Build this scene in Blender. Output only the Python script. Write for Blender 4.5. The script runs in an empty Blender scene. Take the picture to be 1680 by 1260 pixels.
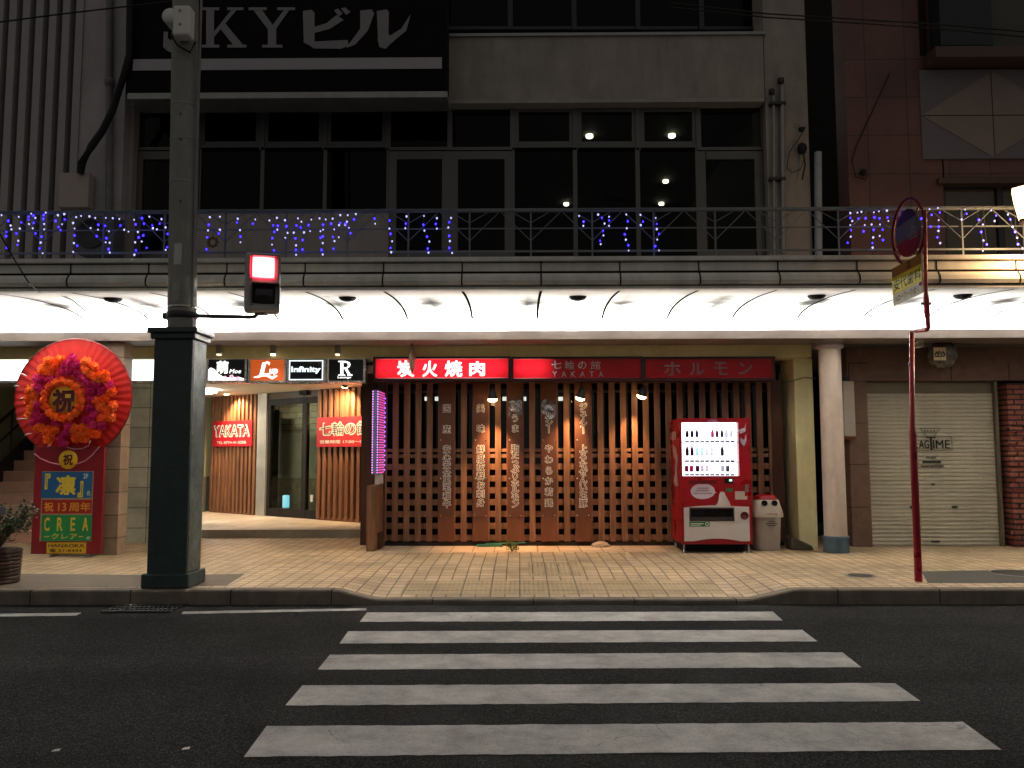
import bpy, bmesh, math, random
import numpy as np
from mathutils import Vector, Matrix, geometry
R = math.radians
S = bpy.context.scene
C = S.collection

# ------------------------------------------------------------------ camera, world, exposure
EYE = Vector((0, 0, 1.5)); F = 1350.0
yaw, pitch, roll = R(.5), math.atan(112/1350), .0023
fwd = Vector((-math.sin(yaw)*math.cos(pitch), math.cos(yaw)*math.cos(pitch), math.sin(pitch)))
r0 = Vector((math.cos(yaw), math.sin(yaw), 0)); u0 = r0.cross(fwd)
rgt = r0*math.cos(roll) - u0*math.sin(roll); upv = rgt.cross(fwd)
cam = bpy.data.objects.new('camera', bpy.data.cameras.new('camera')); C.objects.link(cam)
m = Matrix.Identity(4)
for i in range(3):
    m[i][0], m[i][1], m[i][2], m[i][3] = rgt[i], upv[i], -fwd[i], EYE[i]
cam.matrix_world = m
cam.data.sensor_width = 36; cam.data.lens = 36*F/1680; cam.data.clip_start = .05; cam.data.clip_end = 500
S.camera = cam
W = bpy.data.worlds.new('World'); S.world = W; W.use_nodes = True
W.node_tree.nodes['Background'].inputs[0].default_value = (1.0, .97, .95, 1)
W.node_tree.nodes['Background'].inputs[1].default_value = .185
S.view_settings.view_transform = 'Standard'; S.view_settings.look = 'None'
S.view_settings.exposure = 0; S.view_settings.gamma = 1; S.view_settings.use_curve_mapping = False
S.render.engine = 'CYCLES'
S.cycles.use_denoising = True
S.cycles.max_bounces = 8; S.cycles.diffuse_bounces = 4; S.cycles.transparent_max_bounces = 12
S.cycles.sample_clamp_indirect = 60
TUBE_E = 112.0          # fluorescent tubes in the arcade trough
LAMP_E = 55.0          # street lantern glass
SPOT_E = 60.0

def ray(px, py):
    return fwd + rgt*((px-840)/F) - upv*((py-630)/F)
def at(px, py, Y):
    d = ray(px, py); return EYE + d*(Y/d.y)
def onz(px, py, z):
    d = ray(px, py); return EYE + d*((z-1.5)/d.z)
def onv(px, py, p0, u):                      # vertical plane through p0 along u
    n = Vector((-u.y, u.x, 0)); d = ray(px, py)
    return EYE + d*((p0-EYE).dot(n)/d.dot(n))

# ------------------------------------------------------------------ materials
def lin(c):
    if isinstance(c, str):
        c = [int(c[i:i+2], 16)/255 for i in (0, 2, 4)]
        return tuple(x/12.92 if x < .04045 else ((x+.055)/1.055)**2.4 for x in c)
    return tuple(c)
MATS = {}
def new_mat(name):
    mt = bpy.data.materials.new(name); mt.use_nodes = True; nt = mt.node_tree
    return mt, nt, nt.nodes['Principled BSDF']
def node(nt, t, **kw):
    n = nt.nodes.new(t)
    for k, v in kw.items():
        if k[0] == '_': setattr(n, k[1:], v)
        else:
            key = int(k[1:]) if k[0] == 'i' and k[1:].isdigit() else k
            n.inputs[key].default_value = v
    return n
def M(name, col, rough=.6, metal=0, var=.2, vs=5, bump=0, bs=60, stretch=None, spec=.4, dirt=0):
    if name in MATS: return MATS[name]
    col = lin(col); mt, nt, b = new_mat(name); L = nt.links.new
    tc = node(nt, 'ShaderNodeTexCoord'); src = tc.outputs['Object']
    if stretch:
        mp = node(nt, 'ShaderNodeMapping'); mp.inputs['Scale'].default_value = stretch; L(src, mp.inputs[0]); src = mp.outputs[0]
    nz = node(nt, 'ShaderNodeTexNoise', Scale=vs, Detail=6, Roughness=.65); L(src, nz.inputs['Vector'])
    rp = node(nt, 'ShaderNodeMapRange', i1=.3, i2=.7, i3=1-var, i4=1+var); L(nz.outputs[0], rp.inputs[0])
    mx = node(nt, 'ShaderNodeVectorMath', _operation='SCALE'); mx.inputs[0].default_value = col; L(rp.outputs[0], mx.inputs['Scale'])
    out = mx.outputs[0]
    if dirt:
        nd = node(nt, 'ShaderNodeTexNoise', Scale=1.7, Detail=8, Roughness=.7)
        md = node(nt, 'ShaderNodeMapping'); md.inputs['Scale'].default_value = (2.2, 2.2, .5); L(tc.outputs['Object'], md.inputs[0]); L(md.outputs[0], nd.inputs['Vector'])
        rd = node(nt, 'ShaderNodeMapRange', i1=.42, i2=.72, i3=1, i4=1-dirt); L(nd.outputs[0], rd.inputs[0])
        m2 = node(nt, 'ShaderNodeVectorMath', _operation='SCALE'); L(out, m2.inputs[0]); L(rd.outputs[0], m2.inputs['Scale']); out = m2.outputs[0]
    L(out, b.inputs['Base Color'])
    b.inputs['Metallic'].default_value = metal; b.inputs['Specular IOR Level'].default_value = spec
    rr = node(nt, 'ShaderNodeMapRange', i1=.3, i2=.7, i3=max(.02, rough-.08), i4=min(1, rough+.1)); L(nz.outputs[0], rr.inputs[0]); L(rr.outputs[0], b.inputs['Roughness'])
    if bump:
        n2 = node(nt, 'ShaderNodeTexNoise', Scale=bs, Detail=4); L(src, n2.inputs['Vector'])
        bp = node(nt, 'ShaderNodeBump', Strength=bump, Distance=.01); L(n2.outputs[0], bp.inputs['Height']); L(bp.outputs[0], b.inputs['Normal'])
    MATS[name] = mt; return mt
def emis(name, col, e, base=(.35, .35, .35)):
    if name in MATS: return MATS[name]
    mt, nt, b = new_mat(name); b.inputs['Base Color'].default_value = (*base, 1)
    b.inputs['Emission Color'].default_value = (*lin(col), 1); b.inputs['Emission Strength'].default_value = e
    b.inputs['Roughness'].default_value = .4
    MATS[name] = mt; return mt
def glass(name, tint=(.8, .85, .82), refl=.12, rough=.02, ior=1.4):
    if name in MATS: return MATS[name]
    mt, nt, b = new_mat(name); nt.nodes.remove(b); L = nt.links.new
    t = node(nt, 'ShaderNodeBsdfTransparent'); t.inputs[0].default_value = (*tint, 1)
    g = node(nt, 'ShaderNodeBsdfGlossy', Roughness=rough)
    lw = node(nt, 'ShaderNodeFresnel', IOR=ior)
    ad = node(nt, 'ShaderNodeMath', _operation='ADD'); ad.inputs[1].default_value = refl*.3; L(lw.outputs[0], ad.inputs[0])
    mx = node(nt, 'ShaderNodeMixShader'); ge = node(nt, 'ShaderNodeNewGeometry'); fb = node(nt, 'ShaderNodeMath', _operation='SUBTRACT'); fb.inputs[0].default_value = 1; L(ge.outputs['Backfacing'], fb.inputs[1]); fm = node(nt, 'ShaderNodeMath', _operation='MULTIPLY', _use_clamp=True); L(ad.outputs[0], fm.inputs[0]); L(fb.outputs[0], fm.inputs[1]); L(fm.outputs[0], mx.inputs[0]); L(t.outputs[0], mx.inputs[1]); L(g.outputs[0], mx.inputs[2])
    L(mx.outputs[0], nt.nodes['Material Output'].inputs[0]); MATS[name] = mt; return mt
def acrylic(name, col, trans=.6):
    if name in MATS: return MATS[name]
    col = lin(col); mt, nt, b = new_mat(name); L = nt.links.new
    b.inputs['Base Color'].default_value = (*col, 1); b.inputs['Roughness'].default_value = .25
    t = node(nt, 'ShaderNodeBsdfTranslucent'); t.inputs[0].default_value = (*col, 1)
    mx = node(nt, 'ShaderNodeMixShader', i0=trans); L(b.outputs[0], mx.inputs[1]); L(t.outputs[0], mx.inputs[2])
    L(mx.outputs[0], nt.nodes['Material Output'].inputs[0]); MATS[name] = mt; return mt
def tiles(name, c1, c2, mortar, w, h, msize, rough=.6, offset=0., rot=None, var=.25, bump=.4, nscale=9, loc=(0, 0, 0)):
    if name in MATS: return MATS[name]
    mt, nt, b = new_mat(name); L = nt.links.new
    tc = node(nt, 'ShaderNodeTexCoord'); mp = node(nt, 'ShaderNodeMapping'); mp.inputs['Location'].default_value = loc
    if rot: mp.inputs['Rotation'].default_value = rot
    L(tc.outputs['Object'], mp.inputs[0])
    br = node(nt, 'ShaderNodeTexBrick', _offset=offset, _squash=1)
    for k, v in (('Color1', (*lin(c1), 1)), ('Color2', (*lin(c2), 1)), ('Mortar', (*lin(mortar), 1))): br.inputs[k].default_value = v
    br.inputs['Scale'].default_value = 1; br.inputs['Mortar Size'].default_value = msize; br.inputs['Mortar Smooth'].default_value = .25
    br.inputs['Brick Width'].default_value = w; br.inputs['Row Height'].default_value = h; br.inputs['Bias'].default_value = 0
    L(mp.outputs[0], br.inputs['Vector'])
    nz = node(nt, 'ShaderNodeTexNoise', Scale=nscale, Detail=7, Roughness=.7); L(tc.outputs['Object'], nz.inputs['Vector'])
    n3 = node(nt, 'ShaderNodeTexNoise', Scale=1.1, Detail=5, Roughness=.6); L(tc.outputs['Object'], n3.inputs['Vector'])
    rp = node(nt, 'ShaderNodeMapRange', i1=.3, i2=.7, i3=1-var, i4=1+var); L(nz.outputs[0], rp.inputs[0])
    r3 = node(nt, 'ShaderNodeMapRange', i1=.35, i2=.7, i3=1.12, i4=.68); L(n3.outputs[0], r3.inputs[0])
    mu = node(nt, 'ShaderNodeMath', _operation='MULTIPLY'); L(rp.outputs[0], mu.inputs[0]); L(r3.outputs[0], mu.inputs[1])
    mx = node(nt, 'ShaderNodeVectorMath', _operation='SCALE'); L(br.outputs['Color'], mx.inputs[0]); L(mu.outputs[0], mx.inputs['Scale'])
    L(mx.outputs[0], b.inputs['Base Color']); b.inputs['Roughness'].default_value = rough
    if bump:
        sb = node(nt, 'ShaderNodeMath', _operation='MULTIPLY_ADD'); sb.inputs[1].default_value = -1; L(br.outputs['Fac'], sb.inputs[0])
        sc = node(nt, 'ShaderNodeMath', _operation='MULTIPLY'); sc.inputs[1].default_value = .1855; L(nz.outputs[0], sc.inputs[0]); L(sc.outputs[0], sb.inputs[2])
        bp = node(nt, 'ShaderNodeBump', Strength=bump, Distance=.006); L(sb.outputs[0], bp.inputs['Height']); L(bp.outputs[0], b.inputs['Normal'])
    MATS[name] = mt; return mt

# ------------------------------------------------------------------ mesh building
ROOTLOC = {}
class MB:
    def __init__(s): s.v = []; s.f = []; s.sm = []
    def add(s, vs, fs, smooth=False):
        n = len(s.v); s.v += [Vector(v) for v in vs]
        for f in fs: s.f.append([i+n for i in f]); s.sm.append(smooth)
        return s
    def box(s, x0, x1, y0, y1, z0, z1):
        x0, x1 = min(x0, x1), max(x0, x1); y0, y1 = min(y0, y1), max(y0, y1); z0, z1 = min(z0, z1), max(z0, z1)
        return s.add([(x0,y0,z0),(x1,y0,z0),(x1,y1,z0),(x0,y1,z0),(x0,y0,z1),(x1,y0,z1),(x1,y1,z1),(x0,y1,z1)],
                     [(0,3,2,1),(4,5,6,7),(0,1,5,4),(1,2,6,5),(2,3,7,6),(3,0,4,7)])
    def pbox(s, px0, px1, py0, py1, Y0, Y1):   # front face at depth Y0
        a = at(px0, (py0+py1)/2, Y0); b = at(px1, (py0+py1)/2, Y0); c = at((px0+px1)/2, py0, Y0); d = at((px0+px1)/2, py1, Y0)
        return s.box(a.x, b.x, Y0, Y1, d.z, c.z)
    def vbox(s, p0, u, t0, t1, d0, d1, z0, z1):   # box along a vertical plane: t along u, d along its normal (away from the street)
        n = Vector((-u.y, u.x, 0))
        P = lambda t, d, z: (p0.x+u.x*t+n.x*d, p0.y+u.y*t+n.y*d, z)
        return s.add([P(t0,d0,z0),P(t1,d0,z0),P(t1,d1,z0),P(t0,d1,z0),P(t0,d0,z1),P(t1,d0,z1),P(t1,d1,z1),P(t0,d1,z1)],
                     [(0,3,2,1),(4,5,6,7),(0,1,5,4),(1,2,6,5),(2,3,7,6),(3,0,4,7)])
    def tube(s, pts, r, n=8, caps=True, smooth=True):
        pts = [Vector(p) for p in pts]; rs = r if isinstance(r, (list, tuple)) else [r]*len(pts); rings = []
        for i, p in enumerate(pts):
            d = (pts[min(i+1, len(pts)-1)] - pts[max(i-1, 0)]).normalized()
            a = d.cross(Vector((0, 0, 1)) if abs(d.z) < .9 else Vector((0, 1, 0))).normalized(); b = d.cross(a)
            rings.append([p + (a*math.cos(2*math.pi*k/n) + b*math.sin(2*math.pi*k/n))*rs[i] for k in range(n)])
        vs = [v for rg in rings for v in rg]; fs = []
        for i in range(len(pts)-1):
            for k in range(n): fs.append((i*n+k, i*n+(k+1) % n, (i+1)*n+(k+1) % n, (i+1)*n+k))
        s.add(vs, fs, smooth)
        if caps: s.add(rings[0], [tuple(range(n))]); s.add(rings[-1], [tuple(reversed(range(n)))])
        return s
    def lathe(s, c, prof, n=24, axis='z', sx=1, sy=1):
        c = Vector(c); vs = []
        for (r, h) in prof:
            for k in range(n):
                a = 2*math.pi*k/n; x, y = r*math.cos(a)*sx, r*math.sin(a)*sy
                vs.append(c + (Vector((x, y, h)) if axis == 'z' else Vector((x, h, y)) if axis == 'y' else Vector((h, x, y))))
        fs = [(i*n+k, i*n+(k+1) % n, (i+1)*n+(k+1) % n, (i+1)*n+k) for i in range(len(prof)-1) for k in range(n)]
        return s.add(vs, fs, True)
    def prism(s, pts, ext):                     # closed outline of 3D points swept by ext
        pts = [Vector(p) for p in pts]; e = Vector(ext); n = len(pts)
        return s.add(pts+[p+e for p in pts], [tuple(range(n)), tuple(reversed(range(n, 2*n)))] + [(i, i+n, (i+1) % n+n, (i+1) % n) for i in range(n)])
    def quad(s, a, b, c, d): return s.add([a, b, c, d], [(0, 1, 2, 3)])
    def build(s, name, mat, parent=None, bevel=0, smooth=None):
        off = ROOTLOC.get(parent.name, Vector()) if parent else Vector()
        me = bpy.data.meshes.new(name); me.from_pydata([tuple(v-off) for v in s.v], [], s.f); me.update()
        me.polygons.foreach_set('use_smooth', s.sm if smooth is None else [smooth]*len(s.f))
        bm = bmesh.new(); bm.from_mesh(me); bmesh.ops.recalc_face_normals(bm, faces=bm.faces); bm.to_mesh(me); bm.free()
        if mat: me.materials.append(mat)
        o = bpy.data.objects.new(name, me); C.objects.link(o)
        if parent: o.parent = parent; ROOTLOC[o.name] = off
        if bevel:
            b = o.modifiers.new('bevel', 'BEVEL'); b.width = bevel; b.segments = 2; b.limit_method = 'ANGLE'; b.angle_limit = R(40)
        return o
def tag(o, label, cat, group=None):
    o['label'] = label; o['category'] = cat
    if group: o['group'] = group
    return o
def thing(name, loc, label, cat, group=None):
    o = bpy.data.objects.new(name, None); C.objects.link(o); o.location = Vector(loc); o.empty_display_size = .1
    ROOTLOC[o.name] = Vector(loc); return tag(o, label, cat, group)
def kind(o, k): o['kind'] = k; return o
def dup(root, loc, label=None, group=None):
    r = root.copy(); C.objects.link(r); r.location = loc; ROOTLOC[r.name] = Vector(loc)
    if label: r['label'] = label
    if group: r['group'] = group
    for ch in list(root.children):
        c = ch.copy(); C.objects.link(c); c.parent = r
        for g in list(ch.children):
            d = g.copy(); C.objects.link(d); d.parent = c
    return r

# ------------------------------------------------------------------ lettering
GL, RM = {}, {}
def glyph(body):
    if body not in GL:
        cu = bpy.data.curves.new('lettering', 'FONT'); cu.body = body; cu.resolution_u = 4
        o = bpy.data.objects.new('lettering', cu); C.objects.link(o); bpy.context.view_layer.update()
        me = bpy.data.meshes.new_from_object(o.evaluated_get(bpy.context.evaluated_depsgraph_get()))
        v = np.array([x.co[:2] for x in me.vertices]); f = [tuple(p.vertices) for p in me.polygons]
        bpy.data.meshes.remove(me); bpy.data.objects.remove(o); bpy.data.curves.remove(cu)
        GL[body] = (v, f)
    return GL[body]
def mask(body, off):                    # bold letter shape as a fine grid: rows from below, origin in em, cell size
    k = (body, round(off, 3))
    if k in RM: return RM[k]
    vs, fs = glyph(body); res = 96 if len(body) == 1 else 64
    mn = vs.min(0)-.12; n = np.ceil((vs.max(0)+.12-mn)*res).astype(int); g = np.zeros((n[1], n[0]), bool); q = (vs-mn)*res
    for f in fs:
        for i in range(1, len(f)-1):
            a, b, c = q[f[0]], q[f[i]], q[f[i+1]]; lo = np.floor(np.minimum(np.minimum(a, b), c)).astype(int); hi = np.ceil(np.maximum(np.maximum(a, b), c)).astype(int)+1
            lo = np.maximum(lo, 0); hi = np.minimum(hi, n)
            X_, Y_ = np.meshgrid(np.arange(lo[0], hi[0])+.5, np.arange(lo[1], hi[1])+.5)
            s = [(v[0]-u[0])*(Y_-u[1])-(v[1]-u[1])*(X_-u[0]) for u, v in ((a, b), (b, c), (c, a))]
            g[lo[1]:hi[1], lo[0]:hi[0]] |= ((s[0] >= 0) & (s[1] >= 0) & (s[2] >= 0)) | ((s[0] <= 0) & (s[1] <= 0) & (s[2] <= 0))
    r = off*res; out = g.copy(); R_ = int(r+.5)
    for dy in range(-R_, R_+1):
        for dx in range(-R_, R_+1):
            if (dx or dy) and dx*dx+dy*dy <= r*r+.3: out |= np.roll(np.roll(g, dy, 0), dx, 1)
    RM[k] = (out, mn, 1/res); return RM[k]
def runs(g):
    for j in range(g.shape[0]):
        d = np.diff(np.concatenate(([0], g[j].astype(int), [0]))); 
        for a, b in zip(np.where(d == 1)[0], np.where(d == -1)[0]): yield j, a, b
def letters(mb, body, o, u, v, w, h, off=0., skew=0):   # text stretched to a w x h box whose lower left is o
    g, _, _ = mask(body, off); ys_, xs_ = np.where(g.any(1))[0], np.where(g.any(0))[0]
    g = g[ys_[0]:ys_[-1]+1, xs_[0]:xs_[-1]+1]; H_, W_ = g.shape; o, u, v = Vector(o), Vector(u), Vector(v)
    Q = lambda x, y: o + u*(w*x/W_+skew*h*y/H_) + v*(h*y/H_)
    for j, a, b in runs(g): mb.quad(Q(a, j), Q(b, j), Q(b, j+1), Q(a, j+1))
    return mb
def pletters(mb, body, px0, px1, py0, py1, Y, off=0., skew=0):
    a = at(px0, py1, Y); b = at(px1, py0, Y)
    return letters(mb, body, a, (1, 0, 0), (0, 0, 1), b.x-a.x, b.z-a.z, off, skew)
def emcell(mb, ch, c, size, off=0.):                    # one character centred on c, em box kept
    g, mn, s = mask(ch, off)
    Q = lambda x, y: (c.x+(mn[0]+x*s-.5)*size, c.y, c.z+(mn[1]+y*s-.37)*size)
    for j, a, b in runs(g): mb.quad(Q(a, j), Q(b, j), Q(b, j+1), Q(a, j+1))
    return mb
def cut_sheet(items, px0, px1, py0, py1, Y):            # sheet with letter shaped holes + the letters that fill them
    a, b = at(px0, py1, Y), at(px1, py0, Y); s = .004; W_, H_ = int((b.x-a.x)/s), int((b.z-a.z)/s); sx, sz = (b.x-a.x)/W_, (b.z-a.z)/H_
    full = np.zeros((H_, W_), bool)
    for body, x0, x1, y0, y1, off in items:
        g, _, _ = mask(body, off); ys_, xs_ = np.where(g.any(1))[0], np.where(g.any(0))[0]; g = g[ys_[0]:ys_[-1]+1, xs_[0]:xs_[-1]+1]
        p, q = at(x0, y1, Y), at(x1, y0, Y); i0, i1, j0, j1 = int((p.x-a.x)/sx), int((q.x-a.x)/sx), int((p.z-a.z)/sz), int((q.z-a.z)/sz)
        yy = ((np.arange(j0, j1)-j0+.5)/(j1-j0)*g.shape[0]).astype(int); xx = ((np.arange(i0, i1)-i0+.5)/(i1-i0)*g.shape[1]).astype(int)
        full[j0:j1, i0:i1] |= g[np.ix_(yy, xx)]
    out = []
    for g in (~full, full):
        mb = MB()
        for j, i, k in runs(g): mb.quad((a.x+i*sx, Y, a.z+j*sz), (a.x+k*sx, Y, a.z+j*sz), (a.x+k*sx, Y, a.z+(j+1)*sz), (a.x+i*sx, Y, a.z+(j+1)*sz))
        out.append(mb)
    return out

# ------------------------------------------------------------------ common materials
grey_metal = M('grey_metal', '8a8a88', .45, .6, .15)
dark_metal = M('dark_metal', '3a3b3c', .5, .5, .2)
chrome = M('bright_metal', 'b8b4ae', .25, .9, .1)
white_plastic = M('white_plastic', 'd8d6d0', .45, 0, .08)
black_matt = M('black_matt', '101010', .7, 0, .2)
concrete = M('canopy_concrete', 'd8d4ca', .8, 0, .12, 3, .15, 90, dirt=.25)
joint = M('joint_sealant', '241f1b', .9)
white_paint = M('white_paint', 'd5d2c8', .6, 0, .06)
yellow_wall = M('yellow_wall', 'ded4a0', .75, 0, .1, 3, .15, 120, dirt=.15)
wood = M('slat_wood', '7d573f', .5, 0, .45, 3, .15, 30, stretch=(7, 7, .6))
dark_wood = M('board_wood', '4c2e1e', .5, 0, .25, 3, .1, 30, stretch=(7, 7, .6))
red_paint = M('red_paint', 'a3141c', .35, 0, .12, 6)
warm_glow = emis('warm_bulb', (1, .62, .28), 18)

# ================================================================== ROAD AND PAVEMENT
def asphalt_mat():
    mt, nt, b = new_mat('asphalt'); L = nt.links.new; tc = node(nt, 'ShaderNodeTexCoord')
    n1 = node(nt, 'ShaderNodeTexNoise', Scale=95, Detail=3, Roughness=.9); n2 = node(nt, 'ShaderNodeTexNoise', Scale=.9, Detail=6, Roughness=.6)
    vo = node(nt, 'ShaderNodeTexVoronoi', Scale=95)
    for n in (n1, n2, vo): L(tc.outputs['Object'], n.inputs['Vector'])
    r1 = node(nt, 'ShaderNodeMapRange', i1=.35, i2=.72, i3=.01, i4=.055); L(n1.outputs[0], r1.inputs[0])
    r2 = node(nt, 'ShaderNodeMapRange', i1=.3, i2=.7, i3=.75, i4=1.2); L(n2.outputs[0], r2.inputs[0])
    chip = node(nt, 'ShaderNodeTexVoronoi', Scale=125); L(tc.outputs['Object'], chip.inputs['Vector'])     # aggregate: each stone its own grey
    sc_ = node(nt, 'ShaderNodeSeparateColor'); L(chip.outputs['Color'], sc_.inputs[0])
    pw = node(nt, 'ShaderNodeMath', _operation='POWER'); pw.inputs[1].default_value = 3.2; L(sc_.outputs[0], pw.inputs[0])
    rc_ = node(nt, 'ShaderNodeMapRange', i1=0, i2=1, i3=.55, i4=2.3); L(pw.outputs[0], rc_.inputs[0])
    m0 = node(nt, 'ShaderNodeMath', _operation='MULTIPLY'); L(r1.outputs[0], m0.inputs[0]); L(rc_.outputs[0], m0.inputs[1])
    n4 = node(nt, 'ShaderNodeTexNoise', Scale=.35, Detail=3); mp4 = node(nt, 'ShaderNodeMapping'); mp4.inputs['Scale'].default_value = (.25, 2.2, 1); L(tc.outputs['Object'], mp4.inputs[0]); L(mp4.outputs[0], n4.inputs['Vector'])
    r4 = node(nt, 'ShaderNodeMapRange', i1=.35, i2=.65, i3=.72, i4=1.25); L(n4.outputs[0], r4.inputs[0])
    m4 = node(nt, 'ShaderNodeMath', _operation='MULTIPLY'); L(r2.outputs[0], m4.inputs[0]); L(r4.outputs[0], m4.inputs[1])
    mu = node(nt, 'ShaderNodeMath', _operation='MULTIPLY'); L(m0.outputs[0], mu.inputs[0]); L(m4.outputs[0], mu.inputs[1])
    cc = node(nt, 'ShaderNodeVectorMath', _operation='SCALE'); cc.inputs[0].default_value = (1.02, 1, .98); L(mu.outputs[0], cc.inputs['Scale'])
    L(cc.outputs[0], b.inputs['Base Color']); b.inputs['Roughness'].default_value = .9; b.inputs['Specular IOR Level'].default_value = .04
    bp = node(nt, 'ShaderNodeBump', Strength=.7, Distance=.006); L(vo.outputs[0], bp.inputs['Height']); L(bp.outputs[0], b.inputs['Normal'])
    return mt
def paint_mat():
    mt, nt, b = new_mat('road_paint'); L = nt.links.new; tc = node(nt, 'ShaderNodeTexCoord')
    n1 = node(nt, 'ShaderNodeTexNoise', Scale=2.6, Detail=10, Roughness=.75); n2 = node(nt, 'ShaderNodeTexNoise', Scale=110, Detail=3, Roughness=.7)
    nd = node(nt, 'ShaderNodeTexNoise', Scale=3, Detail=4)
    vo = node(nt, 'ShaderNodeTexVoronoi', Scale=1.15, _feature='DISTANCE_TO_EDGE')
    for n in (n1, n2, nd): L(tc.outputs['Object'], n.inputs['Vector'])
    ad = node(nt, 'ShaderNodeVectorMath', _operation='MULTIPLY_ADD'); ad.inputs[1].default_value = (.35, .35, .35)
    L(nd.outputs['Color'], ad.inputs[0]); L(tc.outputs['Object'], ad.inputs[2]); L(ad.outputs[0], vo.inputs['Vector'])
    nk = node(nt, 'ShaderNodeTexNoise', Scale=.6, Detail=2); L(tc.outputs['Object'], nk.inputs['Vector'])
    kk = node(nt, 'ShaderNodeMapRange', i1=.5, i2=.58, i3=1, i4=0); L(nk.outputs[0], kk.inputs[0])
    c0 = node(nt, 'ShaderNodeMapRange', i1=0, i2=.0035, i3=.3, i4=1); L(vo.outputs[0], c0.inputs[0])
    ck = node(nt, 'ShaderNodeMath', _operation='MAXIMUM'); L(c0.outputs[0], ck.inputs[0]); L(kk.outputs[0], ck.inputs[1])
    r1 = node(nt, 'ShaderNodeMapRange', i1=.33, i2=.67, i3=.22, i4=.52); L(n1.outputs[0], r1.inputs[0])
    r2 = node(nt, 'ShaderNodeMapRange', i1=.3, i2=.46, i3=.4, i4=1); L(n2.outputs[0], r2.inputs[0])
    mu = node(nt, 'ShaderNodeMath', _operation='MULTIPLY'); L(r1.outputs[0], mu.inputs[0]); L(r2.outputs[0], mu.inputs[1])
    m2 = node(nt, 'ShaderNodeMath', _operation='MULTIPLY'); L(mu.outputs[0], m2.inputs[0]); L(ck.outputs[0], m2.inputs[1])
    cc = node(nt, 'ShaderNodeVectorMath', _operation='SCALE'); cc.inputs[0].default_value = (1.03, 1, .95); L(m2.outputs[0], cc.inputs['Scale'])
    L(cc.outputs[0], b.inputs['Base Color']); b.inputs['Roughness'].default_value = .7
    bp = node(nt, 'ShaderNodeBump', Strength=.35, Distance=.004); L(n2.outputs[0], bp.inputs['Height']); L(bp.outputs[0], b.inputs['Normal'])
    return mt
asphalt = asphalt_mat(); rpaint = paint_mat()
kind(MB().quad((-150, -80, 0), (150, -80, 0), (150, 220, 0), (-150, 220, 0)).build('road', asphalt), 'structure')
# zebra crossing: ragged-edged stripes
rnd = random.Random(5)
zb = MB()
def stripe(mb, a, b, c, d, z=.004, n=70):   # a,b far edge left-right; d,c near edge left-right
    jit = lambda: rnd.uniform(-.006, .006)
    top = [(a.lerp(b, i/n)) + Vector((0, jit(), 0)) for i in range(n+1)]
    bot = [(d.lerp(c, i/n)) + Vector((0, jit(), 0)) for i in range(n+1)]
    vs = [(p.x, p.y, z) for p in top] + [(p.x, p.y, z) for p in bot]
    mb.add(vs, [(i, n+1+i, n+2+i, i+1) for i in range(n)])
for q in ([(602,1005.5),(1268,1004),(1284,1018.5),(590,1021)], [(571,1036.5),(1316,1034),(1341,1053),(557,1056.5)],
          [(541,1075),(1382,1071),(1413,1095.5),(521,1099.5)], [(496,1125.5),(1468,1121.5),(1510,1151),(468,1158.5)],
          [(437,1192.5),(1580,1185.5),(1643,1231),(400,1243)]):
    stripe(zb, *[onz(x, y, 0) for x, y in q])
kind(zb.build('zebra_crossing', rpaint), 'structure')
lm = MB()
stripe(lm, *[onz(x, y, 0) for x, y in [(300,1004),(601,998.5),(601,1002),(298,1008)]], n=30)
stripe(lm, *[onz(x, y, 0) for x, y in [(-300,1011),(134,1006),(125,1010.5),(-300,1016)]], n=30)
kind(lm.build('edge_line', rpaint), 'structure')

KY = 8.28
def hsw(x, y):
    t = max(0, min(1, (x+1.82)/.38)) * max(0, min(1, (2.72-x)/.42))
    d = max(0, min(1, (9.9-y)/1.5))
    return .14 - .095*t*d
def gum(mt):
    nt = mt.node_tree; L = nt.links.new; b = nt.nodes['Principled BSDF']; tc = node(nt, 'ShaderNodeTexCoord'); src = b.inputs['Base Color'].links[0].from_socket
    vo = node(nt, 'ShaderNodeTexVoronoi', Scale=1.6); L(tc.outputs['Object'], vo.inputs['Vector']); nz = node(nt, 'ShaderNodeTexNoise', Scale=6, Detail=4); L(tc.outputs['Object'], nz.inputs['Vector'])
    ad = node(nt, 'ShaderNodeMath', _operation='MULTIPLY_ADD'); ad.inputs[1].default_value = .1; L(nz.outputs[0], ad.inputs[0]); L(vo.outputs['Distance'], ad.inputs[2])
    r = node(nt, 'ShaderNodeMapRange', i1=.075, i2=.1, i3=.55, i4=1); L(ad.outputs[0], r.inputs[0])
    n2 = node(nt, 'ShaderNodeTexNoise', Scale=.8, Detail=9, Roughness=.75); L(tc.outputs['Object'], n2.inputs['Vector'])
    r2 = node(nt, 'ShaderNodeMapRange', i1=.5, i2=.68, i3=1, i4=.66); L(n2.outputs[0], r2.inputs[0])
    mu = node(nt, 'ShaderNodeMath', _operation='MULTIPLY'); L(r.outputs[0], mu.inputs[0]); L(r2.outputs[0], mu.inputs[1])
    m = node(nt, 'ShaderNodeVectorMath', _operation='SCALE'); L(src, m.inputs[0]); L(mu.outputs[0], m.inputs['Scale']); L(m.outputs[0], b.inputs['Base Color']); return mt
tile_mat = tiles('pavement_tile', 'cbb28e', 'b39873', '5f4d38', .15, .15, .008, .55, 0, None, .16, .35, 14)
xs = [-16+.1*i for i in range(321)]; ys = [KY+.13, 8.6, 8.8, 9.0, 9.3, 9.6, 9.9, 10.6, 11.4, 12.3, 13.5]
sw = MB(); n = len(xs)
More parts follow.
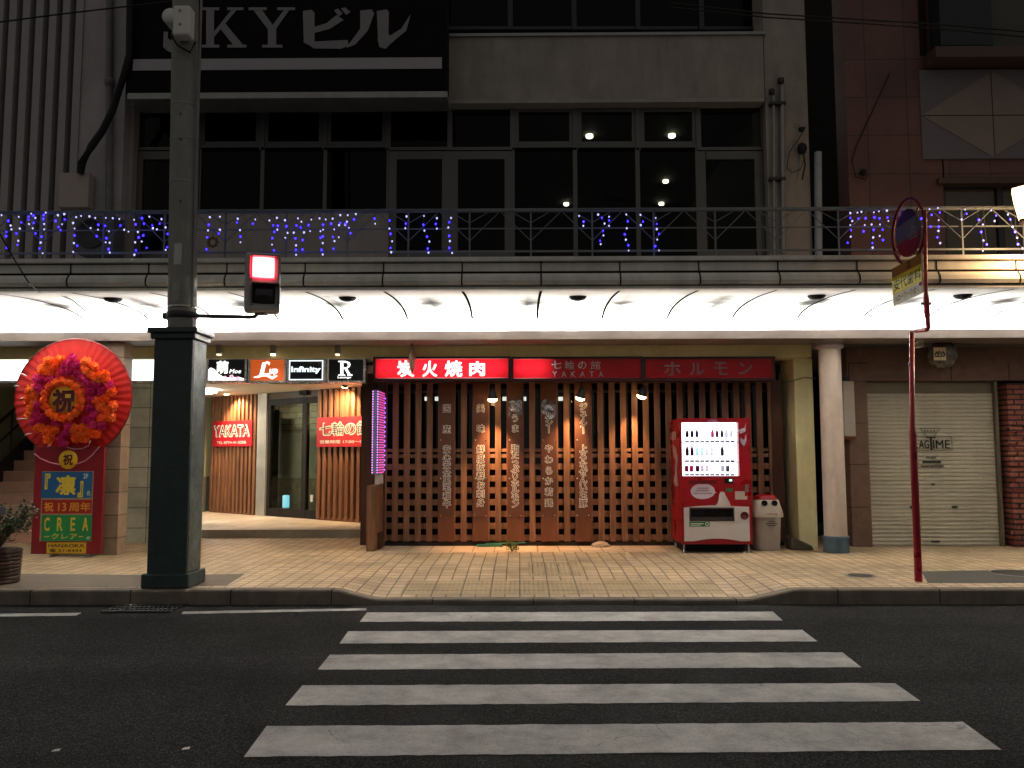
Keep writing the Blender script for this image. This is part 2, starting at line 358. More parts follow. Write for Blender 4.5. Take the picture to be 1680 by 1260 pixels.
sw.add([(x, y, hsw(x, y)) for y in ys for x in xs], [(j*n+i, j*n+i+1, (j+1)*n+i+1, (j+1)*n+i) for j in range(len(ys)-1) for i in range(n-1)])
kind(sw.build('pavement', gum(tile_mat)), 'structure')
kb = MB()
for i in range(n-1):
    x0, x1 = xs[i], xs[i+1]; a, b = hsw(x0, KY), hsw(x1, KY); e0, e1 = a+.004, b+.004
    kb.add([(x0,KY,-.02),(x1,KY,-.02),(x1,KY,e1-.015),(x0,KY,e0-.015),(x1,KY+.015,e1),(x0,KY+.015,e0),(x1,KY+.15,e1),(x0,KY+.15,e0)],
           [(0,1,2,3),(3,2,4,5),(5,4,6,7)])
kind(kb.build('kerb', M('kerb_stone', '7d7264', .85, 0, .25, 4, .4, 50, dirt=.4)), 'structure')
kj = MB()
for i in range(-14, 15):
    x = i*1.0+.13; h = hsw(x, KY)+.0055
    kj.box(x, x+.008, KY-.002, KY+.149, 0, h)
kind(kj.build('kerb_joint', joint), 'structure')
def patch(name, pts, mat, dz=.004, h=.14):
    vs = [onz(x, y, h) for x, y in pts]; vs = [Vector((v.x, v.y, hsw(v.x, v.y)+dz)) for v in vs]
    return kind(MB().add(vs, [tuple(range(len(vs)))]).build(name, mat), 'structure')
dark_paving = M('dark_paving', '6b6052', .8, 0, .25, 5, .3, 60)
patch('dark_paving', [(-200,968),(-200,942),(60,942),(250,944),(402,942),(372,961.5)], dark_paving)
patch('asphalt_patch', [(1522,957),(1512,938),(1680,935),(2000,934),(2000,957)], M('patch_asphalt', '4a463f', .85, 0, .3, 30, .4, 90))
light_tile = tiles('doorstep_tile', 'cdb79a', 'bda385', '6f5d48', .3, .3, .008, .45, 0, None, .12, .3, 10, (.05, .1, 0))
patch('shopfront_paving', [(600,907.5),(628,893),(1108,891),(1113,905.5)], light_tile)
tact = tiles('tactile_tile', 'b29c76', 'a68f69', '75624a', .3, .3, .01, .6, 0, None, .15, .3, 12)
def studs(name, px0, px1, py0, py1):
    a, b = onz(px0, py1, .12), onz(px1, py0, .12); mb = MB(); y0, y1 = a.y, b.y
    mb.add([(a.x,y0,hsw(a.x,y0)+.004),(b.x,y0,hsw(b.x,y0)+.004),(b.x,y1,hsw(b.x,y1)+.004),(a.x,y1,hsw(a.x,y1)+.004)], [(0,1,2,3)])
    nx, ny = int((b.x-a.x)/.05), max(2, int((y1-y0)/.05))
    for i in range(nx):
        for j in range(ny):
            x, y = a.x+(i+.5)*(b.x-a.x)/nx, y0+(j+.5)*(y1-y0)/ny; z = hsw(x, y)+.004
            mb.lathe((x, y, z), [(.017, 0), (.012, .003), (0, .003)], 6)
    return kind(mb.build(name, tact), 'structure')
studs('tactile_paving', 655, 1165, 948.5, 965)
studs('tactile_paving', 866, 946, 925, 944)
# manhole covers and the drain grate
iron = M('cast_iron', '3a342c', .6, .5, .3, 30, .4, 60)
for (px, py, h, r, lab) in ((1412, 944.5, .14, .13, 'small round iron manhole cover in the pale tiles left of red pole'), (1668, 940, .145, .25, 'iron manhole cover in the dark asphalt patch at right edge')):
    c = onz(px, py, h); c.z = hsw(c.x, c.y)+.008
    t = thing('manhole_cover', c, lab, 'manhole cover')
    MB().lathe(c, [(r, -.006), (r, 0), (r-.02, .002), (0, .002)], 28).build('cover', iron, t)
    MB().lathe(c, [(r+.03, -.006), (r+.03, -.001), (r+.003, -.001)], 28).build('frame', grey_metal, t)
g0 = onz(238, 999, 0); t = thing('drain_grate', (g0.x, g0.y, 0), 'dark steel drain grate in the gutter below the utility pole', 'drain grate')
mb = MB(); a, b = onz(165, 1006, 0), onz(310, 992, 0)
mb.box(a.x, b.x, a.y, b.y, .001, .006).build('pan', black_matt, t)
mb = MB()
k = 0; x = a.x
while x < b.x:
    mb.box(x, x+.012, a.y, b.y-.03, .006, .016); x += .045
for j in range(4): mb.box(a.x, b.x, a.y+j*(b.y-a.y)/4, a.y+j*(b.y-a.y)/4+.015, .0065, .0185)
mb.build('bar', dark_metal, t)
# ================================================================== ARCADE CANOPY
XL, XR = -15.0, 15.0
canopy = thing('arcade_canopy', (0, 9.2, 2.9), 'long white lit arcade canopy over the pavement with beige panelled fascia', 'canopy')
CY = 9.05
zf = lambda py, Y=CY: at(760, py, Y).z
MB().box(XL, XR, CY-.05, 12.2, zf(430), zf(423)).build('roof_slab', concrete, canopy, .006)
MB().box(XL, XR, CY, CY+.1, zf(447)+.012, zf(430)-.012).build('fascia_panel', concrete, canopy, .004)
prof = [(CY-.03, zf(450)-.0), (CY-.065, zf(456)), (CY-.075, zf(463)), (CY-.055, zf(469)), (CY+.1, zf(469)), (CY+.1, zf(450))]
MB().prism([(XL, y, z) for y, z in prof], (XR-XL, 0, 0)).build('curved_fascia_panel', concrete, canopy)
MB().box(XL, XR, CY+.02, CY+.12, zf(469.2), zf(430)).build('fascia_backing', joint, canopy)
MB().box(XL, XR, CY-.03, CY+.06, zf(476), zf(471.2)).build('fascia_edge', concrete, canopy, .004)
mb = MB()
SEAM = [at(887.5, 450, CY).x+.879*k for k in range(-17, 18)]
for x in SEAM:
    mb.box(x-.008, x+.008, CY-.004, CY+.02, zf(447), zf(430))
    mb.prism([(x-.009, y-.004, z) for y, z in prof[:4]]+[(x-.009, CY+.02, prof[3][1]), (x-.009, CY+.02, prof[0][1])], (.018, 0, 0))
mb.build('panel_joint', joint, canopy)
def ceiling_mat():                      # white paint, dimmer gaps between the tubes painted into its colour
    mt = M('ceiling_gap_shade', 'e4e2dc', .9, 0, .05, 2, 0, 60, None, 0); nt = mt.node_tree; L = nt.links.new; b = nt.nodes['Principled BSDF']
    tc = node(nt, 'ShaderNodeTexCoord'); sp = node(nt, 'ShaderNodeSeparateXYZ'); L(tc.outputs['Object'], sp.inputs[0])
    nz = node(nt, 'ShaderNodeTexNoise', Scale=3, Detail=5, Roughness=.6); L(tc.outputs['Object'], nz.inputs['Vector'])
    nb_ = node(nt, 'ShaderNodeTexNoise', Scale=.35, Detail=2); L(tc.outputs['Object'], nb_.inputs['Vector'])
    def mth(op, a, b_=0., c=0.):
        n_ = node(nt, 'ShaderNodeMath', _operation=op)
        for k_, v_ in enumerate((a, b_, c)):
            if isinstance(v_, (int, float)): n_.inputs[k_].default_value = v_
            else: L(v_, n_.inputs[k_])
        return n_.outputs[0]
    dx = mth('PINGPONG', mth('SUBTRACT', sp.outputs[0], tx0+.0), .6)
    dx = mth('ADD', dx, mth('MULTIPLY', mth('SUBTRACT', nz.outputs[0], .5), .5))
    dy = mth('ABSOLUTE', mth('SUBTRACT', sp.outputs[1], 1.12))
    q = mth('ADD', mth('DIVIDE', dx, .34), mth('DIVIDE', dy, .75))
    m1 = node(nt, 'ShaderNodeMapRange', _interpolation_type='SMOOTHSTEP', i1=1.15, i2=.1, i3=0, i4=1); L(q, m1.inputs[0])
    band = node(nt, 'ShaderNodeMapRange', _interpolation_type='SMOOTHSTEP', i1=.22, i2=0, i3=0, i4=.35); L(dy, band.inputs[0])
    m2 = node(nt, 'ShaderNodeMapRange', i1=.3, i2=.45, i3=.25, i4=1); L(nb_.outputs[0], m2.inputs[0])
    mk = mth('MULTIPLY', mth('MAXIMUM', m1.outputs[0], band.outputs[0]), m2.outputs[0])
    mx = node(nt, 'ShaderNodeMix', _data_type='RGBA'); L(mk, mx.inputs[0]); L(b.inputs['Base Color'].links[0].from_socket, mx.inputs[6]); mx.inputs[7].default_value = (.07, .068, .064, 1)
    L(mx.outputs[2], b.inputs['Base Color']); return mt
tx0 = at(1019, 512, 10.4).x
# vaulted ceiling: level at the street edge, curving down behind the light trough
zc = zf(476)
vz = lambda s: zc + .08*math.sin(math.pi*s) - .2*max(0, s-.6)**2/.16
vault = []
for i in range(25):
    s = i/24; y = CY+.06+2.45*s; z = vz(s)
    vault.append((y, z))
nv = len(vault)
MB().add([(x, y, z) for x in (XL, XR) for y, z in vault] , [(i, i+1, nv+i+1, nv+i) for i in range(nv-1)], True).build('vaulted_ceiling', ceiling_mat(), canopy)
mb = MB()
for x in SEAM:
    mb.add([(x+d, y, z-.004) for d in (-.016, .016) for y, z in vault[:20]], [(i, i+1, 20+i+1, 20+i) for i in range(19)])
mb.build('ceiling_seam', M('seam_grey', '12110f', 1, 0, .7, 25, 0, 60, None, 0), canopy)
# trough with the lip that hides the tubes
lip0, lip1 = at(760, 543, 11.0).z, at(760, 557, 11.0).z
trough_m = M('trough_paint', '7d7169', .6, 0, .1, 2, dirt=.15)
MB().prism([(XL, y, z) for y, z in [(11.0, lip0), (11.03, lip0), (11.03, lip1+.03), (11.635, lip1+.03), (11.635, lip1-.0), (11.0, lip1)]], (XR-XL, 0, 0)).build('light_trough', trough_m, canopy)
MB().box(XL, XR, 11.5, 11.55, lip1+.031, lip0+.3).build('trough_back', M('trough_white', 'd8d6d0', .6, 0, .05), canopy)
for i in range(-11, 12):
    x0 = tx0 + i*1.2 + .09; x1 = x0+1.02
    lamp = bpy.data.lights.new('tube_lamp', 'AREA'); lamp.shape = 'RECTANGLE'; lamp.size = x1-x0; lamp.size_y = .05; lamp.energy = TUBE_E; lamp.color = (1, .99, .975)
    lo = bpy.data.objects.new('tube_lamp', lamp); C.objects.link(lo); lo.parent = canopy; lo.location = Vector(((x0+x1)/2, 11.25, lip1+.10))-ROOTLOC[canopy.name]
    lo.rotation_euler = (R(205), 0, 0)
mb = MB()
for i in range(-11, 12):
    x0 = tx0+i*1.2+.09; mb.box(x0, x0+1.02, 11.2, 11.3, lip1+.031, lip1+.085)
mb.build('tube_batten', white_plastic, canopy)
for px in (185, 570, 948, 1340, 1580):
    c = at(px, 491, 9.75); s = (c.y-CY-.06)/2.45
    z = vz(s)
    c.z = z
    MB().lathe(c, [(.105, .03), (.105, -.012), (.085, -.035), (.04, -.05), (0, -.052)], 24).build('downlight', M('downlight_grey', '2c2b2a', .9, 0, .1, 5, 0, 60, None, .05), canopy)
# ================================================================== CENTRAL BUILDING, UPPER FLOOR
FY = 12.3                                     # plane of the upper facades
win_grey = M('window_frame', '5a5a56', .5, .3, .12)
pane_m = glass('window_pane', (.5, .54, .52), 0, .02, 1.22)
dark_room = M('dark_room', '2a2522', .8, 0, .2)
wall_w = M('painted_wall', 'b9b2a8', .85, 0, .12, 2.5, .25, 70, dirt=.35)
mid = thing('commercial_building', (at(770, 600, FY).x, 13.5, .14), 'pale commercial building with dark upper windows above the restaurant', 'building')
def shell_wall():
    mb = MB()
    mb.pbox(733, 1253, 56, 168, FY-.12, FY+.3)
    mb.pbox(212, 733.2, 56, 168, FY-.08, FY+.3)
    mb.pbox(1253.2, 1322, -260, 424, FY-.1, FY+.6)
    mb.pbox(204, 219, 20, 424, FY-.1, FY+.6)
    mb.pbox(322, 637, 347, 424, FY, FY+.25)
    return mb
def wall_mat():
    # old painted wall with runs of dirt under the coping
    mt = M('stained_wall', '938c83', .85, 0, .12, 2.5, .3, 45, dirt=.3); return mt
shell_wall().build('wall', wall_mat(), mid)
MB().pbox(731, 1256, 53, 57.5, FY-.16, FY+.3).build('coping', grey_metal, mid)
mb = MB(); mb.pbox(215, 1254, 163.5, 169.5, FY-.15, FY+.2); mb.build('lintel', M('lintel_trim', '8f8a82', .7, 0, .15), mid)
def window(p, px0, px1, py0, py1, Y, fw=5, fh=5, name='window', inner=0, frame=win_grey, pane=pane_m, foot=True):
    f = MB()
    f.pbox(px0, px0+fw, py0, py1, Y, Y+.07); f.pbox(px1-fw, px1, py0, py1, Y, Y+.07)
    f.pbox(px0+fw, px1-fw, py0, py0+fh, Y+.001, Y+.069)
    if foot: f.pbox(px0+fw, px1-fw, py1-fh, py1, Y+.001, Y+.069)
    if inner:
        a, b, c, d = px0+fw, px1-fw, py0+fh, py1-fh
        f.pbox(a, a+inner, c, d, Y+.02, Y+.06); f.pbox(b-inner, b, c, d, Y+.02, Y+.06)
        f.pbox(a+inner, b-inner, c, c+inner, Y+.021, Y+.059); f.pbox(a+inner, b-inner, d-inner, d, Y+.021, Y+.059)
    o = f.build(name, frame, p)
    MB().pbox(px0+fw, px1-fw, py0+fh, py1-(fh if foot else 0), Y+.035, Y+.041).build('pane', pane, o)
    return o
B = [219, 326, 430, 533, 637, 738, 841, 944, 1047, 1146, 1253]
for i in range(10):
    window(mid, B[i], B[i+1], 169.5, 246, FY+.05, 4, 5 if i in (0, 4, 5, 9) else 8, 'transom_window', 0 if i in (0, 4, 5, 9) else 6)
    a, b = B[i], B[i+1]
    if i in (0, 4, 5, 9): window(mid, a, b, 248, 424, FY+.05, 13, 13, 'glazed_door')
    elif i in (1, 2, 3): window(mid, a, b, 242, 347, FY+.05, 3, 4)
    else: window(mid, a, b, 242, 424, FY+.05, 3.5, 4)
# room behind the upper glass
def room(p, name, x0, x1, y0, y1, z0, z1, mat, t=.1):
    mb = MB(); mb.box(x0, x1, y1, y1+t, z0, z1); mb.box(x0-t, x0, y0, y1+t, z0, z1); mb.box(x1, x1+t, y0, y1+t, z0, z1)
    mb.box(x0-t, x1+t, y0, y1+t, z1, z1+t); mb.box(x0-t, x1+t, y0, y1+t, z0-t, z0); return mb.build(name, mat, p)
ux0, ux1 = at(219, 200, FY+.15).x, at(1253, 200, FY+.15).x
uz0, uz1 = at(760, 424, FY).z, 6.95
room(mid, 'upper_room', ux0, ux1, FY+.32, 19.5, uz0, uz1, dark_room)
for (px, py, Y) in ((967, 213, 13.8), (1102, 212, 13.8), (1092, 293, 16.2), (929, 330, 17.7), (1085, 330, 17.7)):
    c = at(px, py, Y); c.z = uz1-.03; q_ = .06 if Y < 14 else .055
    t = tag(MB().lathe(c, [(q_, .03), (q_, -.01), (q_*.8, -.02), (0, -.022)], 16).build('ceiling_lamp', emis('upper_lamp', (1, .86, .6), 22 if Y < 14 else 10)),
            {967: 'glowing ceiling lamp behind the transom window above the middle of railing', 1102: 'glowing ceiling lamp in the transom window near the white column', 1092: 'small ceiling lamp alone in the tall window below the transom',
             929: 'faint low ceiling lamp seen left of the window mullion, nearest the billboard', 1085: 'faint low ceiling lamp directly under another small lamp'}[px], 'ceiling lamp', 'ceiling lamps in the upper room')
# things seen dimly in the room
def furniture(px, py, lab):
    c = at(px, py, 15.5); c.z = uz0; t = thing('armchair', c, lab, 'chair', 'chairs in the upper room')
    leather = M('brown_leather', '6b3a26', .5)
    MB().box(c.x-.35, c.x+.35, 15.2, 15.8, uz0+.15, uz0+.45).build('seat', leather, t, .05)
    MB().box(c.x-.35, c.x+.35, 15.8, 15.95, uz0+.15, uz0+1.0).build('backrest', leather, t, .05)
    for sx in (-.3, .3): MB().box(c.x+sx-.03, c.x+sx+.03, 15.3, 15.36, uz0, uz0+.15).build('leg', dark_metal, t)
furniture(1060, 400, 'dim brown armchair behind the tall window right of the mullion'); furniture(925, 400, 'dim brown armchair in the dark upper room left of the mullion')
# recessed dark storey above the coping
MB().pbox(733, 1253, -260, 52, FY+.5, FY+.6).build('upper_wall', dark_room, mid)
for i in range(5):
    a = 733+i*104; window(mid, a, a+104, -180, 48, FY+.4, 4, 5, 'upper_window', 0, dark_metal)
MB().pbox(212, 735, -260, 0, FY+.1, FY+.4).build('wall_panel', wall_mat(), mid)
# ground floor of the central building: yellow beam and pillar
GY = 11.85
BY = 11.64; yz0, yz1 = at(760, 587, BY).z, lip1-.002
mb = MB(); ax, bx = at(300, 580, GY).x, at(1331, 580, GY).x
mb.box(-9.9, at(1331, 580, BY).x, BY, GY+.3, yz0, yz1)
mb.build('yellow_beam', yellow_wall, mid)
pxa, pxb = at(1307, 760, GY).x, at(1338, 760, GY).x
MB().box(pxa, pxb, GY, GY+.72, .14, yz0-.001).build('yellow_pillar', yellow_wall, mid, .008)
mb = MB(); mb.tube([at(1285, 628, GY-.0), at(1310, 622, GY-.03), at(1320, 619, GY-.03), at(1338, 621, GY-.02)], .008, 6); mb.build('conduit', M('conduit_olive', '6e6a4c', .6), mid)
# soffit over the ground floor and floor slab
MB().box(XL, XR, 12.16, 21, lip1+.0, lip1+.12).build('floor_slab', M('soffit_paint', 'b9b3a4', .8, 0, .1), mid)

# ------------------------------------------------------------------ billboard
bb = thing('billboard', at(470, 150, 11.6), 'black billboard with huge pale lettering and a white bar at upper left', 'billboard')
MB().pbox(210, 733, -60, 151, 11.6, 12.0).build('panel', M('billboard_black', '0b0b0b', .7, 0, .3, 5, 0, 60, None, .1), bb)
MB().pbox(209, 734, 151, 161, 11.55, 12.05).build('trim', M('trim_steel', '8c8a85', .4, .5, .2), bb, .004)
MB().pbox(218, 725, 95.5, 114, 11.592, 11.598).build('white_bar', M('billboard_white', '9d9799', .6, 0, .06), bb)
mb = MB()
def serif(mb, px, py, w, h, polys, Y):
    for k, pg in enumerate(polys):
        p = [at(px+w*x, py+h*y, Y-.0012*k) for x, y in pg]; mb.prism(p, (0, .001, 0))
Kp = [[(.1,.02),(.28,.02),(.28,.98),(.1,.98)], [(0,0),(.4,0),(.4,.07),(0,.07)], [(0,.93),(.4,.93),(.4,1),(0,1)],
      [(.28,.60),(.70,.03),(.82,.03),(.28,.74)], [(.40,.50),(.52,.38),(.97,.97),(.74,.97)], [(.58,0),(.95,0),(.95,.07),(.58,.07)], [(.58,.93),(1.02,.93),(1.02,1),(.58,1)]]
Yp = [[(.05,.03),(.25,.03),(.56,.5),(.42,.56)], [(.80,.03),(.92,.03),(.58,.56),(.46,.52)], [(.41,.48),(.60,.48),(.60,.97),(.41,.97)], [(-.03,0),(.38,0),(.38,.07),(-.03,.07)], [(.62,0),(1.03,0),(1.03,.07),(.62,.07)], [(.28,.93),(.74,.93),(.74,1),(.28,1)]]
serif(mb, 331, 12, 72, 66, Kp, 11.592); serif(mb, 410, 12, 72, 66, Yp, 11.592)
pletters(mb, 'S', 270, 326, 10, 88, 11.592, .035)
mb.pbox(268, 275, 52, 78, 11.589, 11.591)
bi = [[(.06,.06),(.24,.03),(.30,.10),(.30,.97),(.08,.85)], [(.26,.47),(.55,.36),(.75,.16),(.90,.28),(.62,.50),(.26,.62)], [(.10,.83),(.98,.78),(1.0,.92),(.85,1.0),(.28,.99)], [(.70,.04),(.78,0),(.88,.12),(.80,.20)], [(.84,0),(.92,-.03),(1.04,.08),(.95,.16)]]
ru = [[(.18,.05),(.36,.02),(.40,.12),(.30,.55),(.18,.5)], [(.18,.5),(.30,.55),(.10,.90),(-.04,.98)], [(.44,.06),(.60,.02),(.63,.10),(.62,.72),(.46,.8)], [(.45,.76),(.62,.62),(.70,.80),(.58,1.0),(.48,.96)], [(.60,.72),(.82,.50),(.97,.14),(.90,.55),(.62,.92)]]
serif(mb, 492, 14, 80, 66, bi, 11.592); serif(mb, 572, 14, 105, 66, ru, 11.592)
mb.build('lettering', M('billboard_letter', '807b7d', .6, 0, .08), bb)

# ================================================================== LEFT BUILDING
rib_m = M('rib_white', '98928f', .8, 0, .08, 3); groove_m = M('groove_grey', '5f5b59', .85, 0, .1)
lw = M('left_wall', 'a39d9a', .85, 0, .12, 2, .1, 60, dirt=.15)
lb = thing('ribbed_building', (at(60, 300, 12.1).x, 12.3, 3.6), 'pale building with vertical ribs behind the flower stand and pole', 'building')
MB().box(-16, at(130, 200, 12.1).x, 12.15, 12.5, zf(423), 11).build('wall', groove_m, lb)
MB().box(at(130, 200, 12.1).x, at(206, 200, 12.1).x, 12.06, 12.5, zf(423), 11).build('wall_panel', lw, lb)
mb = MB()
for i in range(-16, 6):
    mb.pbox(14.5+22*i-3, 14.5+22*i+9, -230, 424, 12.03, 12.16)
mb.build('rib', rib_m, lb)
MB().tube([at(180, -60, 12.0), at(179, 300, 12.0), at(178, 424, 12.0)], .05, 10).build('downpipe', M('pipe_grey', '6d6a6c', .6), lb)
MB().lathe(at(180, 135, 12.0), [(.0, .09), (.06, .06), (.075, 0), (.06, -.06), (0, -.09)], 14).build('downpipe_joint', M('pipe_grey', '', 0), lb)
# meter box with black cable
mbx = thing('meter_box', at(121, 340, 11.9), 'beige wall box with a thick black cable running into it', 'electric box')
MB().pbox(96, 145, 283, 340, 11.85, 12.03).build('cover', M('beige_box', 'a3958c', .6, 0, .08), mbx, .01)
MB().tube([at(132, 285, 11.82), at(134, 268, 11.8), at(150, 240, 11.78), at(168, 215, 11.75), at(185, 180, 11.7), at(203, 125, 11.6), at(212, 90, 11.55), at(214, -60, 11.5)], [.05, .06, .055, .05, .05, .05, .05, .05], 8).build('cable', black_matt, mbx)
ac = thing('air_conditioner', at(140, 400, 11.6), 'dark air conditioner unit behind blue lights below the meter box', 'air conditioner')
MB().pbox(122, 186, 352, 415, 11.6, 11.95).build('casing', M('ac_grey', '55555c', .6), ac, .015)
c = at(150, 383, 11.6); MB().lathe((c.x, 11.595, c.z), [(.22, 0), (.22, -.015), (.19, -.015), (.19, -.005), (0, -.005)], 24, 'y').build('fan_grille', dark_metal, ac)

# ================================================================== RIGHT BUILDING
RY = 11.95
bt = tiles('brown_tile', '64423a', '5b3b34', '382621', .6, .585, .008, .55, 0, (R(90), 0, 0), .1, .3, 6, (.1, .2, 0))
rb = thing('tiled_building', (6.5, 12.2, .14), 'brown tiled building with diamond panels above the closed shutter', 'building')
xr0 = at(1384, 300, RY).x
mb = MB()
mb.pbox(1384, 1508, -300, 424, RY, RY+.4); mb.pbox(1516, 1545, 92, 424, RY+.02, RY+.4); mb.pbox(1545.1, 2200, 92, 296, RY+.02, RY+.4)
mb.pbox(1516, 1535, -300, 91.9, RY+.02, RY+.4)
mb.build('wall', bt, rb)
MB().pbox(1508, 1516, -300, 424, RY+.1, RY+.4).build('wall_recess', joint, rb)
gp = M('panel_grey', '636166', .8, 0, .08, 4); dp = M('diamond_beige', '776d67', .8, 0, .08, 4)
mb = MB(); mb.pbox(1511, 2100, 113, 259, RY-.02, RY+.02); mb.build('panel', gp, rb)
mb = MB()
for k in range(5):
    cx = 1629+k*236; q = [at(x, y, RY-.03) for x, y in ((cx-117, 189), (cx, 116), (cx+117, 189), (cx, 257))]
    mb.prism(q, (0, .012, 0))
mb.build('diamond_panel', dp, rb)
mb = MB()
for k in range(5):
    cx = 1629+k*236; mb.pbox(cx-.6, cx+.6, 117, 256, RY-.033, RY-.03); mb.pbox(cx-116, cx+116, 188.4, 189.6, RY-.0335, RY-.0305)
mb.build('panel_joint', joint, rb)
for k in range(2):
    w = window(rb, 1548+k*95, 1643+k*95, 302, 424, RY+.12, 5, 6, 'window', 0, dark_metal, glass('curtain_pane', (.7, .7, .68), .05))
    MB().pbox(1553+k*95, 1638+k*95, 305, 424, RY+.22, RY+.24).build('curtain', M('curtain_cloth', '9c9285', .8, 0, .12, 3, stretch=(8, 1, .5)), w)
MB().pbox(1540, 1800, 291, 300, RY-.05, RY+.3).build('window_hood', M('hood_brown', '4b3a32', .6), rb)
MB().pbox(1535, 2000, 74, 92, RY-.35, RY+.2).build('balcony_base', M('hood_brown', '', 0), rb)
MB().pbox(1535, 1620, -300, 74, RY-.3, RY+.1).build('sunshade', M('shade_green', '1b2323', .6), rb)
MB().pbox(1620, 2000, -300, 80, RY+.05, RY+.15).build('upper_window', M('upper_curtain', '4a4a40', .7, 0, .2, 2), rb)
MB().pbox(1384, 2200, 424, 440, RY+.1, RY+.4).build('floor_band', joint, rb)
# alley between the buildings
al = thing('alley_wall', (at(1352, 700, 16).x, 16, .14), 'dark back wall closing the narrow alley beside the yellow pillar', 'wall')
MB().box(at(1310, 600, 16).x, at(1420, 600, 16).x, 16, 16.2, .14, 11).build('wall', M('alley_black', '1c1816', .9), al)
ap = tag(MB().tube([at(1342, 250, 12.1), at(1343, 424, 12.1)], .055, 12).build('alley_pipe', M('pipe_pale', '8d949a', .5)), 'pale grey vertical pipe in the dark alley behind the railing', 'pipe')
# pipes and cables on the white column
pp = thing('column_pipes', at(1277, 424, 12.1), 'pair of grey conduit pipes on the white column above the railing', 'pipe')
MB().tube([at(1269, 158, 12.14), at(1270, 416, 12.14)], .022, 8).build('pipe', grey_metal, pp)
MB().tube([at(1283, 142, 12.14), at(1285, 416, 12.14)], .035, 8).build('pipe', grey_metal, pp)
MB().lathe(at(1281, 132, 12.12), [(0, .05), (.05, .03), (.05, -.04), (0, -.05)], 12).build('pipe_head', dark_metal, pp)
MB().lathe(at(1266, 150, 12.12), [(0, .05), (.045, .03), (.045, -.04), (0, -.05)], 12).build('pipe_head', dark_metal, pp)
for py in (168, 292): MB().pbox(1264, 1290, py-2, py+2, 12.09, 12.2).build('clamp', dark_metal, pp)
cl = thing('cable_coil', at(1310, 300, 12.1), 'loose black cables hanging from an insulator on the white column', 'cable')
MB().lathe(at(1316, 244, 12.1), [(0, .1), (.06, .06), (.075, 0), (.05, -.07), (0, -.09)], 12).build('insulator', black_matt, cl)
MB().lathe(at(1315, 212, 12.1), [(0, .04), (.05, .02), (.04, -.03), (0, -.05)], 12).build('insulator', black_matt, cl)
MB().tube([at(1322, 208, 12.1), at(1314, 222, 12.12), at(1295, 250, 12.14), at(1291, 275, 12.12), at(1299, 283, 12.08), at(1313, 278, 12.1), at(1319, 262, 12.1)], .007, 6).build('cable', black_matt, cl)
MB().tube([at(1318, 250, 12.1), at(1321, 270, 12.08), at(1316, 295, 12.1)], .012, 6).build('cable', black_matt, cl)
cl2 = thing('cable_loop', at(1415, 295, 11.9), 'thin black cable looping from a hook on the brown tiled wall', 'cable')
MB().tube([at(1460, 120, 11.93), at(1428, 190, 11.93), at(1405, 240, 11.92), at(1398, 265, 11.9), at(1404, 290, 11.88), at(1420, 295, 11.88), at(1424, 285, 11.9)], .008, 6).build('cable', black_matt, cl2)
MB().lathe(at(1417, 282, 11.9), [(0, .05), (.05, .02), (.04, -.04), (0, -.06)], 10).build('hook', black_matt, cl2)
# ------------------------------------------------------------------ ground floor right: stone frame, shutter, brick pier
SY = 12.0
st = M('brown_stone', '6f5446', .6, 0, .25, 8, .2, 40)
mb = MB(); zt = lip1-.003
a = lambda px: at(px, 760, SY).x
mb.box(a(1392), a(1424.5), SY-.05, SY+.5, .14, at(1400, 626, SY).z); mb.box(a(1392), 16, SY-.052, SY+.5, at(1400, 626, SY).z+.004, zt)
mb.build('stone_frame', st, rb, .006)
mb = MB()
for py in (694, 762, 832): mb.pbox(1392, 1424.5, py-.6, py+.6, SY-.054, SY-.05)
mb.pbox(1392, 1424.5, 595, 596.2, SY-.0565, SY-.052)
for px in (1392, 1560, 1655): mb.pbox(px, px+1.2, 597, 626, SY-.0565, SY-.052)
mb.build('stone_joint', joint, rb)
brk = tiles('red_brick', '8d4638', 'a5604c', '3a2a24', .215, .074, .014, .75, .5, (R(90), 0, 0), .3, .9, 14, (.03, .1, 0))
x0 = a(1650); MB().box(x0, 16, SY-.12, SY+.4, .14, at(1650, 630, SY).z).build('brick_pier', brk, rb)
mb = MB(); rnd = random.Random(8)
for j in range(22):
    z = .14+.0815*j
    for i in range(3):
        x = x0-.035+i*.25+(j % 2)*.1+rnd.uniform(-.02, .02)
        if rnd.random() < .75: mb.box(x, x+.2, SY-.135-rnd.uniform(0, .02), SY-.1, z+.005, z+.07)
mb.build('brick', brk, rb, .006)
MB().box(a(1640), x0-.04, SY+.05, SY+.3, .14, at(1650, 626, SY).z).build('brick_recess', M('recess_brown', '3b2823', .8), rb)
shm = M('shutter_paint', 'bbb29c', .5, 0, .07, 2, dirt=.2)
sh = MB(); zb_, ztp = .145, at(1530, 645, SY+.05).z; xa, xb = a(1425), a(1636); N = 38; pitch = (ztp-zb_)/N
for j in range(N):
    z = zb_+j*pitch; pr = [(0, 0), (-.012, .006), (-.016, pitch*.4), (-.012, pitch*.82), (0, pitch*.9), (0, pitch)]
    sh.add([(x, SY+.06+d, z+h) for x in (xa, xb) for d, h in pr], [(k, k+6, k+7, k+1) for k in range(5)])
so = sh.build('rolling_shutter', shm, rb)
MB().box(xa, xb, SY+.045, SY+.058, ztp, at(1530, 626, SY).z).build('shutter_box', M('shutter_housing', '6f6552', .5, .2, .1), rb)
mb = MB()
mb.box(xb+.001, a(1641), SY-.02, SY+.06, .14, at(1530, 626, SY).z)
mb.build('shutter_guide', M('shutter_housing', '', 0), rb)
ink = M('black_print', '1c1814', .7); Yt = SY+.0395; mb = MB()
